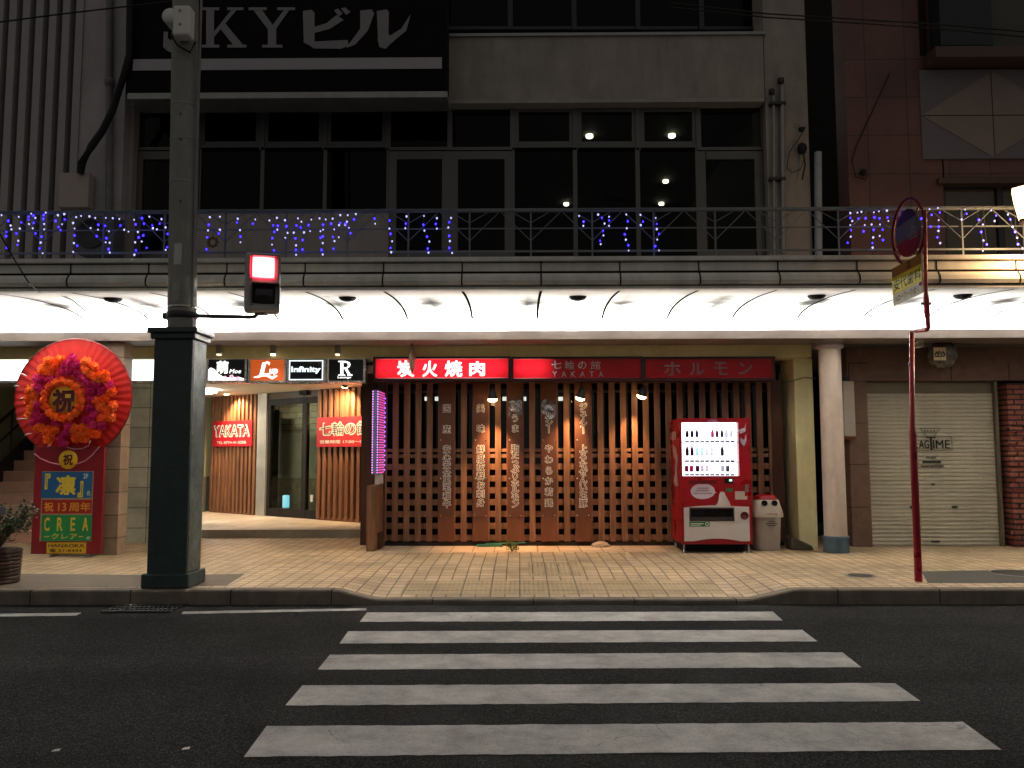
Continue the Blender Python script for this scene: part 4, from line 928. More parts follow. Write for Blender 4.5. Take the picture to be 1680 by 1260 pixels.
# warm lamps over the lattice
for px, py, ax, ay, lab, e in ((808, 652, 812, 880, 'warm lamp shining straight down between second and third menu boards', SPOT_E*5), (953, 650, 915, 800, 'warm lamp tilted left over the fifth menu board', SPOT_E*2.6), (1054, 647, 1010, 800, 'warm tilted lamp on the lattice left of the vending machine', SPOT_E*2.6)):
    p = at(px, py-2, TY-.24); spot_lamp(p, at(ax, ay, TY+.02 if px > 900 else TY-.1), lab, e, 34, 1., 'lattice_lamp', 1.3, mountz=at(px, 622, TY-.24).z, col=(1, .55, .24))
# ------------------------------------------------------------------ purple LED sign and the wooden post under it
Lx0, Lx1 = at(610, 700, 11.5).x, at(621, 700, 11.5).x; lz1, lz0_ = at(615, 640, 11.5).z, at(615, 778, 11.5).z
led = thing('led_sign', (Lx0, 11.6, lz0_), 'narrow upright sign box edged with pink and violet lights beside lattice', 'sign')
MB().box(Lx0, Lx1, 11.5, 12.05, lz0_, lz1).build('casing', M('sign_casing', '6a6d84', .5, 0, .1), led, .008)
pinkled = emis('pink_led', (.85, .28, 1.), 3); violet = emis('violet_led', (.30, .12, 1), 4); magenta = emis('magenta_led', (1, .05, .42), 3.2)
mb = MB(); N = 33
for i in range(N):
    z = lz0_+.02+(lz1-lz0_-.04)*i/(N-1)
    for x in (Lx0+.012, Lx1-.012): mb.lathe((x, 11.497, z), [(.0075, 0), (.005, -.005), (0, -.006)], 6, 'y')
mb.build('edge_light', pinkled, led)
mb = MB()
for i in range(N):
    z = lz0_+.02+(lz1-lz0_-.04)*i/(N-1)
    for j in range(6):
        mb.lathe((Lx1+.001, 11.56+j*.08, z), [(.006, 0), (.005, .005), (0, .006)], 6, 'x')
mb.build('side_light', magenta, led)
mb = MB()
for i in range(N//2):
    z = lz0_+.05+(lz1-lz0_-.1)*i/(N/2-1)
    mb.lathe((Lx1+.001, 12.02, z), [(.012, 0), (.01, .01), (0, .012)], 6, 'x')
mb.build('rear_light', violet, led)
MB().box((Lx0+Lx1)/2-.03, (Lx0+Lx1)/2+.03, 11.7, 12.05, lz0_-.15, lz0_).build('bracket', white_plastic, led)
wp_ = thing('wooden_post', (at(614, 900, 11.55).x, 11.7, .14), 'low brown wooden box post at the left end of the lattice', 'post')
mb = MB(); mb.box(at(601, 850, 11.45).x, at(616, 850, 11.45).x, 11.45, 12.1, .15, at(608, 797, 11.45).z); mb.build('body', wood, wp_, .008)
MB().box(at(616, 850, 11.6).x, at(616, 850, 11.6).x+.06, 11.62, 12.05, .15, .38).build('foot', dark_wood, wp_, .005)
# ------------------------------------------------------------------ marble pillar, marble wall, stairs at far left
marb = tiles('marble_block', 'c4c2ad', 'b0b19c', '6d6a5c', .62, .305, .007, .35, 0, (R(90), 0, 0), .2, .25, 5, (.1, .06, 0))
mw = tag(MB().box(at(207, 760, 12.6).x-.1, at(306, 760, 12.6).x, 12.6, 13.29, .14, CEIL).build('marble_wall', marb), 'pale greenish marble block wall behind the utility pole', 'wall')
marb2 = tiles('pillar_marble', 'b09a84', '9f8b76', '5a5044', .62, .305, .007, .4, 0, (R(90), 0, 0), .2, .25, 5, (.1, .06, 0))
px_ = at(165, 760, 11.12).x, at(197, 760, 11.12).x
tag(MB().box(px_[0], px_[1], 11.12, 11.37, .14, lip1-.003).build('marble_pillar', marb2), 'beige marble block pillar right of the flower stand', 'pillar')
stair_m = M('stair_pink', 'b08a74', .6, 0, .12, 6, .15, 60)
stair = thing('staircase', (-7.7, 12.6, .14), 'pinkish tiled staircase climbing behind the flower stand', 'staircase')
mb = MB()
for k in range(17): mb.box(-8.78, -6.65, 12.6+.28*k, 12.6+.28*(k+1)+.02, .14, .315+.175*k)
mb.build('step', stair_m, stair)
mb = MB()
for k in range(17): mb.box(-8.781, -6.649, 12.585+.28*k, 12.63+.28*k, .317+.175*k, .325+.175*k)
mb.build('nosing', M('nosing_pale', 'c9ab94', .5), stair)
rl = thing('stair_railing', (-8.85, 12.6, .14), 'dark metal railing rising along the left side of the stairs', 'railing')
mb = MB(); P = lambda k, h: Vector((-8.85, 12.6+.28*k, .14+.175*k+h))
mb.prism([P(-.5, .0), P(16, .0), P(16, .35), P(-.5, .35)], (.06, 0, 0)); mb.build('stringer', dark_metal, rl)
MB().tube([P(-.5, 1.05), P(16, 1.05)], .03, 8).build('handrail', dark_metal, rl)
MB().tube([P(-.5, .7), P(16, .7)], .02, 6).build('midrail', dark_metal, rl)
mb = MB()
for k in range(0, 17, 2): mb.tube([P(k, .3), P(k, 1.05)], .018, 6)
mb.build('baluster', dark_metal, rl)
sw_ = thing('stairwell_wall', (-9.5, 15, .14), 'plain yellowish walls enclosing the stairs at far left', 'wall')
swm = M('stairwell_paint', 'b7b292', .8, 0, .1, 2)
mb = MB(); mb.box(-13, -9.3, 12.6, 13, .14, 2.9); mb.box(-9.4, -9.3, 13, 19, .14, 4.5); mb.box(-9.3, -6.6, 18.6, 18.8, .14, 5); mb.build('wall', swm, sw_)
# ================================================================== RAILING AND ICICLE LIGHTS ON THE CANOPY
QY = 9.25
rail = thing('balcony_railing', at(840, 424, QY), 'grey metal railing with branching chevron bars along the canopy top', 'railing')
rail_m = M('railing_paint', '6f7473', .5, .3, .15)
X = lambda px: at(px, 380, QY).x
zt_, zm_, zl_ = at(760, 345, QY).z, at(760, 374.5, QY).z, at(760, 412.5, QY).z
MB().box(XL, XR, QY-.022, QY+.022, zt_-.022, zt_+.014).build('top_rail', rail_m, rail, .004)
mb = MB(); mb.box(XL, XR, QY-.012, QY+.012, zl_-.012, zl_+.008); mb.build('bottom_rail', rail_m, rail)
mb = MB(); mb.box(XL, XR, QY+.012, QY+.03, zm_-.006, zm_+.006); mb.build('mid_rail', rail_m, rail)
step = X(871)-X(770.5); x0 = X(871)
for k in range(-20, 20):
    x = x0+k*step; brace = MB()
    po = MB().box(x-.009, x+.009, QY-.009, QY+.009, zl_-.09, zt_-.022).build('post', rail_m, rail)
    for (zb0, w) in ((zl_+.12, .36), (zl_+.33, .22)):
        for sx in (-1, 1): brace.tube([(x, QY, zb0), (x+sx*w*.93, QY, min(zb0+w, zt_-.03))], .006, 5)
    brace.build('chevron_bar', rail_m, po)
LED = {0: '10,152W 55,190B 70,220W 75,245W 42,262B 40,290B 45,365B 123,163W 140,200B 130,240W 108,272B 120,320W 115,347B 205,142W 188,162B 188,182B 190,210W 220,155B 232,170W 222,203B 215,238W 300,135W 287,152B 285,177B 290,210W 290,245W 233,272B 272,293B 267,332W 258,370B 280,402W 380,152W 422,145W 425,180B 365,190B 408,212W 397,250B 385,230B',
       1: '500,165W 480,203W 490,240W 490,285B 485,335W 507,353B 480,393W 532,157W 587,160W 625,170W 695,170W 740,172W 783,177W 690,222B 595,237W 643,247W 645,215B 635,290B 698,303B 693,330W 720,333W 715,258W 720,397W 713,375B 790,220B 815,247W 843,260W 880,182W 890,213B 905,262W 910,298B 887,330W 892,383B 882,412W 980,162W 932,172B 945,208B 1000,220B 1003,238W 1030,245W 1087,232W 1048,208B 940,285B 930,325W 963,367B 1100,275B 1097,362B 1088,380W 1060,178W',
       2: '1377,165W 1443,162W 1560,175W 1370,215B 1365,252W 1443,248W 1435,273B 1360,297B 1355,375B 1575,250W 1578,293B 1578,330W 1555,200B 1660,208B 1675,180W 1768,187W 1817,170W 1870,185W 1955,173W 1978,195W 2043,181W 2097,173W 2183,175W 1793,218B 1823,222B 1820,247W 1800,262B 1880,225B 1887,268W 1928,267W 1945,220B 1973,232B 1995,265W 2025,218B 2035,257W 1787,303B 1785,345W 1798,382B 1872,300W 1938,305B 1987,315B 1943,350W 1942,380B 1985,377B 1943,412W',
       3: '2120,215B 2120,247W 2103,257W 2118,292B 2103,300B 2118,335W 2110,380B 2118,410W 2137,180W 2173,208B 2193,245W 2185,295B 2195,322W 2188,372B 2225,217W 2233,203B 2233,152W 2282,152W 2335,145W 2265,215W 2277,195W 2267,210B 2290,235W 2300,270B 2223,297W 2323,180B 2458,175B 2462,208W 2557,187B 2555,240W 2563,275B 2573,323W 2563,367B 2567,395W 2668,160W 2663,208B 2660,238W 2782,157W 2778,215B 2785,253W 2802,293B 2817,325W 2807,372B 2812,398W 2867,172W 2860,210B 2867,240W 2960,170W 2948,198B 2942,233W 2948,288B 2952,322W 2948,367B 2967,400W',
       4: '3800,157W 3830,195B 3828,222W 3925,148W 3950,170B 3997,162W 3997,187B 3967,207W 3997,222W 3957,255B 3960,285W 3938,320B 3942,342W 4110,148W 4120,192B 4113,238W 4100,278B 4107,313W 4123,350B 4125,384W 4203,150W 4220,195B 4205,217W 4303,170W 4310,210B 4310,243W 4325,275B 4313,312W 4300,355B 4325,383W',
       5: '5580,138W 5627,135W 5653,130W 5735,133W 5820,122W 5768,127W 5580,170B 5633,175B 5680,172B 5738,167B 5772,173B 5823,168B 5830,190W 5593,190W 5580,217W 5675,217W 5720,213W 5775,213W 5585,250B 5667,258B 5733,248B 5792,247B 5583,293W 5563,333B 5730,298W 5773,288W 5795,315B 5725,335B 5727,365W 5885,147W 5927,135B 5923,165B 5920,213W 5925,253B 5935,297W 6045,175B 6080,187W 6100,112W 6113,150B 6107,227B 6155,105W 6167,135B 6160,185W 6160,228B 6158,255W 6150,297B 6170,335W',
       6: '6333,115W 6343,143B 6310,180W 6505,120W 6423,182B 6450,213W 6438,262B 6453,318W 6475,345B 6450,387W 6537,155B 6527,190W 6615,147W 6630,180B 6645,228W 6660,262B 6675,300W 6680,343B 6710,370W 6790,130W 6795,170B 6800,215W 6798,260B 6860,140B 6866,190W 6870,240B 6868,300W'}
LABS = ['blue and white icicle lights over the ribbed wall at far left of railing', 'blue and white icicle lights between the ribbed wall and utility pole', 'icicle lights on the railing just right of the utility pole behind the signal',
        'icicle lights left of the railing middle, above the brightly lit red sign', 'short isolated icicle lights in front of the glowing transom windows', 'icicle lights around the round bus stop sign on the right', 'icicle lights beside the glowing street lantern at right edge']
blue_led = emis('blue_led', (.016, .006, 1), 11); white_led = emis('white_led', (.5, .5, 1), 1.5)
bulb_me = {}
def bulb_mesh(kind_):
    if kind_ not in bulb_me:
        o = MB().lathe((0, 0, 0), [(0, .014), (.011, .008), (.012, 0), (.007, -.012), (0, -.016)], 7).build('bulb', blue_led if kind_ == 'B' else white_led)
        bulb_me[kind_] = o.data; bpy.data.objects.remove(o)
    return bulb_me[kind_]
wire_m = M('wire_grey', '50545c', .6); rnd = random.Random(11)
for i, lst in LED.items():
    pts = []
    for q in lst.split():
        kd = q[-1]; a_, b_ = q[:-1].split(','); p = at(float(a_)/4, 315+float(b_)/4, QY-.03-rnd.uniform(0, .05)); pts.append((p, kd))
    xs_ = [p.x for p, _ in pts]; t = thing('string_light', ((min(xs_)+max(xs_))/2, QY, zt_), LABS[i], 'string lights', 'icicle light strings on the railing')
    w = MB(); xa_, xb_ = min(xs_)-.03, max(xs_)+.03
    w.tube([(xa_+(xb_-xa_)*k/14, QY-.028, zt_+.004-.012*(k % 2)) for k in range(15)], .003, 4)
    cols = []
    for p, kd in sorted(pts, key=lambda q: q[0].x):
        for c_ in cols:
            if abs(c_[0].x-p.x) < .075 and all(abs(p.z-q.z) > .01 for q in c_): c_.append(p); break
        else: cols.append([p])
        b = bpy.data.objects.new('bulb', bulb_mesh(kd)); C.objects.link(b); b.parent = t; b.location = p-ROOTLOC[t.name]; b.rotation_euler = (rnd.uniform(-.4, .4), rnd.uniform(-.4, .4), 0); b.scale = (rnd.uniform(.65, 1.0),)*3
    for c_ in cols:
        c_.sort(key=lambda p: -p.z); w.tube([(c_[0].x, QY-.028, zt_)]+[p+Vector((0, .006, .016)) for p in c_], .0022, 4)
    w.build('wire', wire_m, t)
fo = thing('flower_ornament', at(347, 397, 9.2), 'small dark yellow flower ornament hanging on the railing beside the pole', 'ornament')
c = at(349, 397, 9.18); mb = MB()
for k in range(8):
    a_ = k*.785; mb.lathe((c.x+.05*math.cos(a_), c.y, c.z+.05*math.sin(a_)), [(0, -.01), (.022, 0), (0, .012)], 8, 'y')
mb.build('petal', M('ochre_petal', '7d5a1e', .7), fo)
MB().tube([(c.x, c.y, c.z+.06), (c.x, QY-.02, zm_)], .004, 5).build('tie', wire_m, fo)
# ================================================================== STREET OBJECTS
# utility pole with dark green clad base
PY_ = 8.58; px0_ = at(298.5, 540, PY_).x; pt_ = at(304.5, 0, PY_)
pole = thing('utility_pole', (px0_, PY_, .14), 'grey concrete utility pole standing in a dark green clad base', 'utility pole')
conc = M('pole_concrete', '8b897f', .85, 0, .12, 5, .3, 90, dirt=.25)
lean = lambda z: px0_+(pt_.x-px0_)*(z-2.79)/(pt_.z-2.79)
MB().tube([(lean(1.9), PY_, 1.9), (lean(9.5), PY_, 9.5)], [.149, .124], 28).build('pole', conc, pole)
green = M('base_green', '34423f', .45, 0, .2, 7, .25, 25)
bf, bk_ = PY_-.19, PY_+.19
bz1 = at(290, 556, bf).z
bx0, bx1 = at(246.5, 750, bf).x, at(311, 750, bf).x
MB().box(bx0, bx1, bf, bk_, .25, bz1).build('base', green, pole, .012)
mb = MB(); mb.box(bx1, bx1+.004, bf+.03, bk_-.03, .3, bz1-.03); mb.build('side_panel', M('mottled_green', '55605d', .5, 0, .8, 6, .5, 14), pole)
MB().box(bx0-.04, bx1+.04, bf-.04, bk_+.04, .145, .29).build('plinth', green, pole, .015)
MB().box(bx0-.03, bx1+.03, bf-.03, bk_+.03, bz1, bz1+.06).build('cap', green, pole, .01)
MB().box(bx0-.06, bx1+.06, bf-.06, bk_+.06, bz1+.0605, bz1+.12).build('cap', green, pole, .012)
mb = MB()
for py in (70, 176, 232, 302, 468, 506): 
    z = at(300, py, PY_).z; r = .149-.025*(z-1.9)/7.6+.003; mb.lathe((lean(z), PY_, z), [(r, -.006), (r+.002, 0), (r, .006)], 28)
mb.build('band', grey_metal, pole)
def curved_plate(px, py0, py1, w, mat, nm):
    z0, z1 = at(px, py1, PY_).z, at(px, py0, PY_).z; a0 = math.asin(max(-1, min(1, (at(px, 440, PY_-.15).x-px0_)/.15))); r = .149
    vs = []; n = 5
    for z in (z0, z1):
        for k in range(n+1):
            a_ = a0+(k/n-.5)*w/.15; vs.append((px0_+r*math.sin(a_), PY_-r*math.cos(a_), z))
    return MB().add(vs, [(k, k+1, n+2+k, n+1+k) for k in range(n)]).build(nm, mat, pole)
curved_plate(290.5, 405, 439, .085, M('plate_pale', 'b9b8ae', .5, 0, .12, 12), 'number_plate'); curved_plate(289, 466, 499, .085, M('plate_grey', '8f908a', .5, 0, .2, 12), 'number_plate')
MB().tube([(px0_+.13, PY_-.06, 2.5), (px0_+.12, PY_-.06, 9.5)], .014, 8).build('conduit', M('conduit_grey', '7d7c76', .6), pole)
mb = MB()
for py in (186, 228, 330): mb.tube([at(296, py, PY_-.15), at(296, py, PY_-.13)], .009, 8)
mb.build('bolt_hole', black_matt, pole)
# box on the pole top
pb = thing('junction_box', at(300, 60, PY_-.16), 'pale plastic junction box with a rounded lobe high on the utility pole', 'junction box')
MB().pbox(283, 311, 8, 57, PY_-.30, PY_-.15).build('body', white_paint, pb, .02)
c = at(282, 30, PY_-.22); MB().lathe((c.x, PY_-.29, c.z), [(0, 0), (.07, .0), (.085, .02), (.085, .1), (0, .1)], 24, 'y').build('lobe', white_paint, pb)
mb = MB()
for py in (17, 39): mb.lathe(at(295, py, PY_-.302), [(.016, 0), (.012, -.006), (0, -.006)], 10, 'y')
mb.build('knockout', grey_metal, pb)
MB().tube([at(285, 55, PY_-.2), at(283, 62, PY_-.22), at(292, 75, PY_-.2), at(312, 86, PY_-.16), at(320, 70, PY_-.1)], .012, 8).build('cable', black_matt, pb)
# pedestrian signal on its bracket
gx = at(424, 470, 8.5); sg = thing('pedestrian_signal', at(420, 518, 8.5), 'pedestrian traffic signal showing red on an arm from the utility pole', 'traffic signal')
sig_m = M('signal_grey', 'a3a09a', .45, .1, .08); hc = Vector((at(424.5, 460, 8.5).x, 8.5, 0)); ha = math.atan2(-hc.x, hc.y)
def face(mb):
    for v in mb.v:
        x, y = v.x-hc.x, v.y-hc.y; v.x, v.y = hc.x+x*math.cos(ha)-y*math.sin(ha), hc.y+x*math.sin(ha)+y*math.cos(ha)
    return mb
face(MB().pbox(396, 453, 413, 511, 8.38, 8.58)).build('housing', sig_m, sg, .035)
def visor(y0, y1, nm):
    f = MB(); f.pbox(402, 447, y0, y0+2.2, 8.28, 8.39); f.pbox(402, 404, y0+2.2, y1, 8.3, 8.39); f.pbox(445, 447, y0+2.2, y1, 8.3, 8.39); return face(f).build(nm, M('visor_grey', '5a5957', .5), sg, .004)
visor(416, 458, 'visor'); visor(462, 499, 'visor')
def lens(x0, x1, y0, y1, Y, mat, nm):
    a_, b_ = at(x0, y1, Y), at(x1, y0, Y); n = 8; vs = []
    for j in range(n+1):
        for i in range(n+1):
            s_, t_ = i/n*2-1, j/n*2-1
            vs.append((a_.x+(b_.x-a_.x)*(.5+.5*s_*(1-.045*t_*t_)), Y-.035*(1-s_*s_)*(1-t_*t_)-.004, a_.z+(b_.z-a_.z)*(.5+.5*t_*(1-.045*s_*s_))))
    return face(MB().add(vs, [(j*(n+1)+i, j*(n+1)+i+1, (j+1)*(n+1)+i+1, (j+1)*(n+1)+i) for j in range(n) for i in range(n)], True)).build(nm, mat, sg)
lens(404.4, 444.6, 418.6, 457.2, 8.375, emis('signal_red', (1, .012, .03), 6), 'red_lens')
lens(406.6, 442.4, 421, 455, 8.352, emis('signal_hot_spot', (1, .16, .18), 7), 'red_lens_hot_spot')  # added paler inner lens, imitates the burnt-out centre of the red light
lens(404.5, 444.5, 464, 498, 8.375, M('dark_lens', '2b2326', .2, 0, .1), 'dark_lens')
arm = MB(); arm.tube([at(272, 518, PY_), at(300, 518, PY_), at(330, 518.5, 8.52), at(408, 520.5, 8.5), at(418, 519.5, 8.5), at(422, 514, 8.5), at(423, 508, 8.5)], .022, 10); arm.build('arm', dark_metal, sg)
mb = MB(); zc_ = at(300, 518, PY_).z; mb.lathe((px0_, PY_, zc_), [(.152, -.035), (.158, -.03), (.158, .03), (.152, .035)], 28)
mb.build('clamp', dark_metal, sg); MB().pbox(266, 274, 513, 523, PY_-.05, PY_+.05).build('arm_end', dark_metal, sg); MB().pbox(418, 434, 510, 515, 8.44, 8.56).build('mount', dark_metal, sg)
mb = MB(); zc_ = at(300, 505, PY_).z; mb.lathe((px0_, PY_, zc_), [(.153, -.008), (.156, 0), (.153, .008)], 28); mb.build('steel_band', chrome, sg)
# overhead wires
for pts, lab in (([at(-60, 44, 8.0), at(100, 23, 8.0), at(300, 0, 8.62)], 'single thin overhead wire crossing the ribbed wall at top left'),
                 ([at(1100, 5, 8.8), at(1258, 22.5, 8.8), at(1330, 27, 8.8), at(1540, 40, 8.8), at(1800, 62, 8.8)], 'upper of two overhead wires at top right'),
                 ([at(1100, 12, 8.9), at(1258, 28.5, 8.9), at(1330, 33, 8.9), at(1540, 47, 8.9), at(1800, 72, 8.9)], 'lower of two overhead wires at top right'),
                 ([at(-30, 330, 8.5), at(20, 420, 8.5), at(46, 462, 8.5), at(62, 478, 9.0), at(95, 482, 9.4), at(120, 493, 9.7), at(150, 519, 10.4)], 'loose dark wire hanging over the canopy fascia at far left')):
    tag(MB().tube(pts, .008 if '330' not in lab else .006, 6).build('overhead_wire', black_matt), lab, 'wire')
# ------------------------------------------------------------------ celebratory flower stand
WY = 10.9; fc = at(117, 652, WY); fs = thing('flower_stand', (fc.x, WY, .14), 'tall celebration flower stand with red pleated disc and red lettered panel', 'flower stand')
mb = MB(); N = 96; vs = [Vector((fc.x, WY+.0, fc.z))]; RR = 97.5*WY/F
for ring, rr in ((0, .25), (1, .6), (2, .85), (3, 1.0)):
    for k in range(N):
        a_ = 2*math.pi*k/N; w = (1+.006*math.sin(k*2.3)) if ring == 3 else 1
        vs.append(Vector((fc.x+RR*rr*w*math.cos(a_), WY+.004*(1 if k % 2 else -1)*rr+.05*rr*rr, fc.z+RR*rr*w*math.sin(a_))))
fcs = [(0, 1+k, 1+(k+1) % N) for k in range(N)]+[(1+r*N+k, 1+(r+1)*N+k, 1+(r+1)*N+(k+1) % N, 1+r*N+(k+1) % N) for r in range(3) for k in range(N)]
red_cloth = M('red_cloth', 'c9201a', .55, 0, .12, 9)
mb.add(vs, fcs); mb.build('pleated_disc', red_cloth, fs)
MB().lathe((fc.x, WY+.07, fc.z), [(0, .03), (RR*.97, .03), (RR*.97, .05), (0, .05)], 48, 'y').build('backing', dark_wood, fs)
MB().lathe((fc.x, WY+.05, fc.z), [(RR-.0, -.012), (RR+.012, 0), (RR, .014)], 64, 'y').build('rim', M('rim_dark_red', '6d1418', .6), fs)
def pom(mat_col, nm, seed):
    r_ = random.Random(seed); mb = MB()
    mb.lathe((0, 0, 0), [(0, -.046), (.03, -.036), (.046, -.01), (.046, .012), (.02, .03)], 12, 'y')
    for k in range(64):                                     # frilled petals all over the front
        e_ = math.asin(r_.uniform(.02, 1)); a_ = r_.uniform(0, 6.283); d = Vector((math.cos(a_)*math.cos(e_), -math.sin(e_), math.sin(a_)*math.cos(e_)))
        s_ = d.cross(Vector((r_.uniform(-1, 1), r_.uniform(-1, 1), r_.uniform(-1, 1)))).normalized(); t_ = d.cross(s_); L_ = r_.uniform(.058, .074); w = r_.uniform(.011, .018)
        b0 = d*.03; m1 = d*L_*.85+t_*.008; tp = d*L_
        mb.add([b0-s_*.006, b0+s_*.006, m1+s_*w, tp+s_*w*.35-t_*.004, m1*.97, tp-s_*w*.4+t_*.006, m1-s_*w], [(0, 1, 2, 4), (4, 2, 3), (0, 4, 6), (4, 5, 6)])
    o = mb.build(nm, acrylic(nm+'_petal', mat_col, .4), smooth=False); me = o.data; bpy.data.objects.remove(o); return me
og = [pom('ff8a36', 'orange_flower', 1), pom('ff7a2a', 'orange_flower_b', 2)]; mg = [pom('f0408e', 'magenta_flower', 3), pom('d83080', 'magenta_flower_b', 4)]
def flower(px, py, pool, sc=1., dy=0):
    p = at(px, py, WY-.04-dy); o = bpy.data.objects.new('flower', rnd.choice(pool)); C.objects.link(o); o.parent = fs
    o.location = p-ROOTLOC[fs.name]; o.rotation_euler = (rnd.uniform(-.3, .3), rnd.uniform(0, 6.28), rnd.uniform(-.3, .3)); o.scale = (sc,)*3
cx_, cy_ = 103, 656
for k in range(16): flower(cx_+30.5*math.cos(k*.3927), cy_+30*math.sin(k*.3927), og, .92, .06)
n_f = 0
for (x, y) in ((80,593),(88,603),(100,590),(70,606),(82,612),(142,594),(155,602),(141,607),(152,615),(165,617),(173,615),(175,622),(160,624),(51,640),(48,655),(53,668),(50,680),(56,648),(57,660),
               (184,643),(172,654),(186,666),(166,667),(176,676),(184,684),(168,686),(160,658),(64,700),(76,706),(84,712),(92,704),(80,720),(123,704),(137,702),(148,708),(158,712),(126,718),(140,720),(133,712)):
    flower(x, y, og, 1.16, .02)
for (x, y) in ((120,588),(110,598),(125,600),(115,609),(104,609),(130,613),(62,622),(72,622),(64,634),(70,642),(84,622),(60,680),(70,686),(64,690),(56,692),(136,620),(144,628),(150,640),(160,632),(168,643),(180,632),
               (152,655),(150,670),(155,680),(144,690),(152,697),(168,698),(108,712),(102,720),(106,728),(114,700),(94,694),(62,666)):
    flower(x, y, mg, 1.1, .02)
gold = M('gold_card', 'c9a42a', .4, .3, .1)
c = at(103.5, 656, WY-.1); MB().lathe((c.x, WY-.1, c.z), [(0, -.004), (.185, -.004), (.185, .004), (0, .004)], 40, 'y').build('medallion', gold, fs)
mb = MB(); pletters(mb, '祝', 85, 125, 638, 677, WY-.106, .05); mb.build('lettering', M('deep_red_print', '4d0f14', .6), fs)
panel_red = M('panel_red', '84101f', .45, 0, .08, 2)
MB().pbox(54, 168, 733, 909, WY-.03, WY+.02).build('panel', panel_red, fs, .006)
mb = MB(); mb.pbox(81, 86, 909, 916, WY-.02, WY+.28); mb.pbox(142, 147, 909, 916, WY-.02, WY+.28); mb.pbox(86, 142, 909.5, 912, WY+.1, WY+.14); mb.build('foot', grey_metal, fs)
c = at(111.5, 754, WY-.04); MB().lathe((c.x, WY-.035, c.z), [(0, -.003), (.124, -.003), (.124, .003), (0, .003)], 36, 'y').build('badge', M('badge_yellow', 'e0b31c', .5, 0, .06), fs)
mb = MB(); pletters(mb, '祝', 103, 120, 745, 763, WY-.041, .035); mb.build('badge_lettering', M('deep_red_print', '', 0), fs)
yel = M('print_yellow', 'd9c23c', .5, 0, .06); org = M('print_orange', 'dd9a2c', .5)
Yp_ = WY-.036
MB().pbox(67, 151.5, 773, 888, WY-.0335, WY-.0305).build('card_border', M('card_border', '9c8a70', .6), fs)
MB().pbox(68, 151, 774, 817, WY-.0355, WY-.034).build('blue_card', M('card_blue', '1d5f93', .5, 0, .08), fs)
MB().pbox(68.5, 150.5, 820, 842.5, WY-.0355, WY-.034).build('red_card', M('card_red', 'a3201c', .5, 0, .08), fs)
MB().pbox(68, 150.5, 845, 887.5, WY-.0355, WY-.034).build('green_card', M('card_green', '1f8d4e', .5, 0, .08), fs)
MB().pbox(76.5, 141, 890, 908, WY-.0355, WY-.0305).build('yellow_card', M('card_yellow', 'd6ac20', .5, 0, .06), fs)
mb = MB(); pletters(mb, '凛', 91, 125, 780, 812, Yp_-.001, .04); pletters(mb, '『', 73, 83, 777, 803, Yp_-.001, .035); pletters(mb, '』', 127, 137, 789, 816, Yp_-.001, .035)
for ch, a_, b_ in (('C', 72, 82), ('R', 93, 103), ('E', 115, 124), ('A', 135, 145)): pletters(mb, ch, a_, b_, 849, 871, Yp_-.001, .03)
pletters(mb, 'クレア', 84, 127, 875, 884.5, Yp_-.001, .02); mb.pbox(72, 81, 879.5, 881, Yp_-.002, Yp_-.001); mb.pbox(129, 136, 879.5, 881, Yp_-.002, Yp_-.001); mb.build('lettering', yel, fs)
mb = MB(); pletters(mb, '2F', 136.5, 145, 777, 785, Yp_-.001, .02); pletters(mb, '4F', 141, 148, 880, 885.5, Yp_-.001, .02); pletters(mb, '名', 142, 148, 805, 813, Yp_-.001, .02); mb.build('small_lettering', M('print_white', 'c8cdb8', .6), fs)
mb = MB(); pletters(mb, '祝', 72, 88, 824, 839, Yp_-.001, .03); pletters(mb, '13', 95, 109, 825, 838.5, Yp_-.001, .02); pletters(mb, '周年', 113, 149, 824, 839, Yp_-.001, .03); mb.build('red_card_lettering', org, fs)
mb = MB(); pletters(mb, 'HANAOKA', 79, 138, 892.5, 898, Yp_-.001, .03); pletters(mb, '電 21-8444', 81, 134, 900.5, 906, Yp_-.001, .015); mb.build('yellow_card_lettering', M('print_dark', '3a2c10', .6), fs)
mb = MB(); mb.tube([at(56, 744, WY-.05), at(66, 752, WY-.05), at(82, 759, WY-.05), at(97, 762, WY-.05)], .008, 6); mb.tube([at(126, 761, WY-.05), at(140, 756, WY-.05), at(152, 746, WY-.05), at(163, 733, WY-.05)], .008, 6); mb.tube([at(108, 733.5, WY-.05), at(122, 737, WY-.05), at(136, 736, WY-.05), at(146, 731, WY-.05)], .007, 6)
mb.build('ribbon', M('ribbon_pink', 'c98aa0', .35), fs)
mb = MB()
for (a_, b_) in (((22, 634), (32, 633)), ((33, 654), (42, 653)), ((26, 688), (46, 687)), ((40, 714), (52, 711)), ((60, 604), (66, 606)), ((32, 612), (44, 617)), ((54, 620), (60, 622)), ((146, 729), (149, 722)), ((78, 733), (84, 730))):
    mb.tube([at(*a_, WY-.1), at((a_[0]+b_[0])/2, (a_[1]+b_[1])/2-.8, WY-.11), at(*b_, WY-.1)], [.003, .008, .003], 5)
mb.build('wrap_glint', M('glint_white', 'e8e6e6', .15, 0, .1), fs)  # pale strips painted in as highlight streaks on the clear wrap
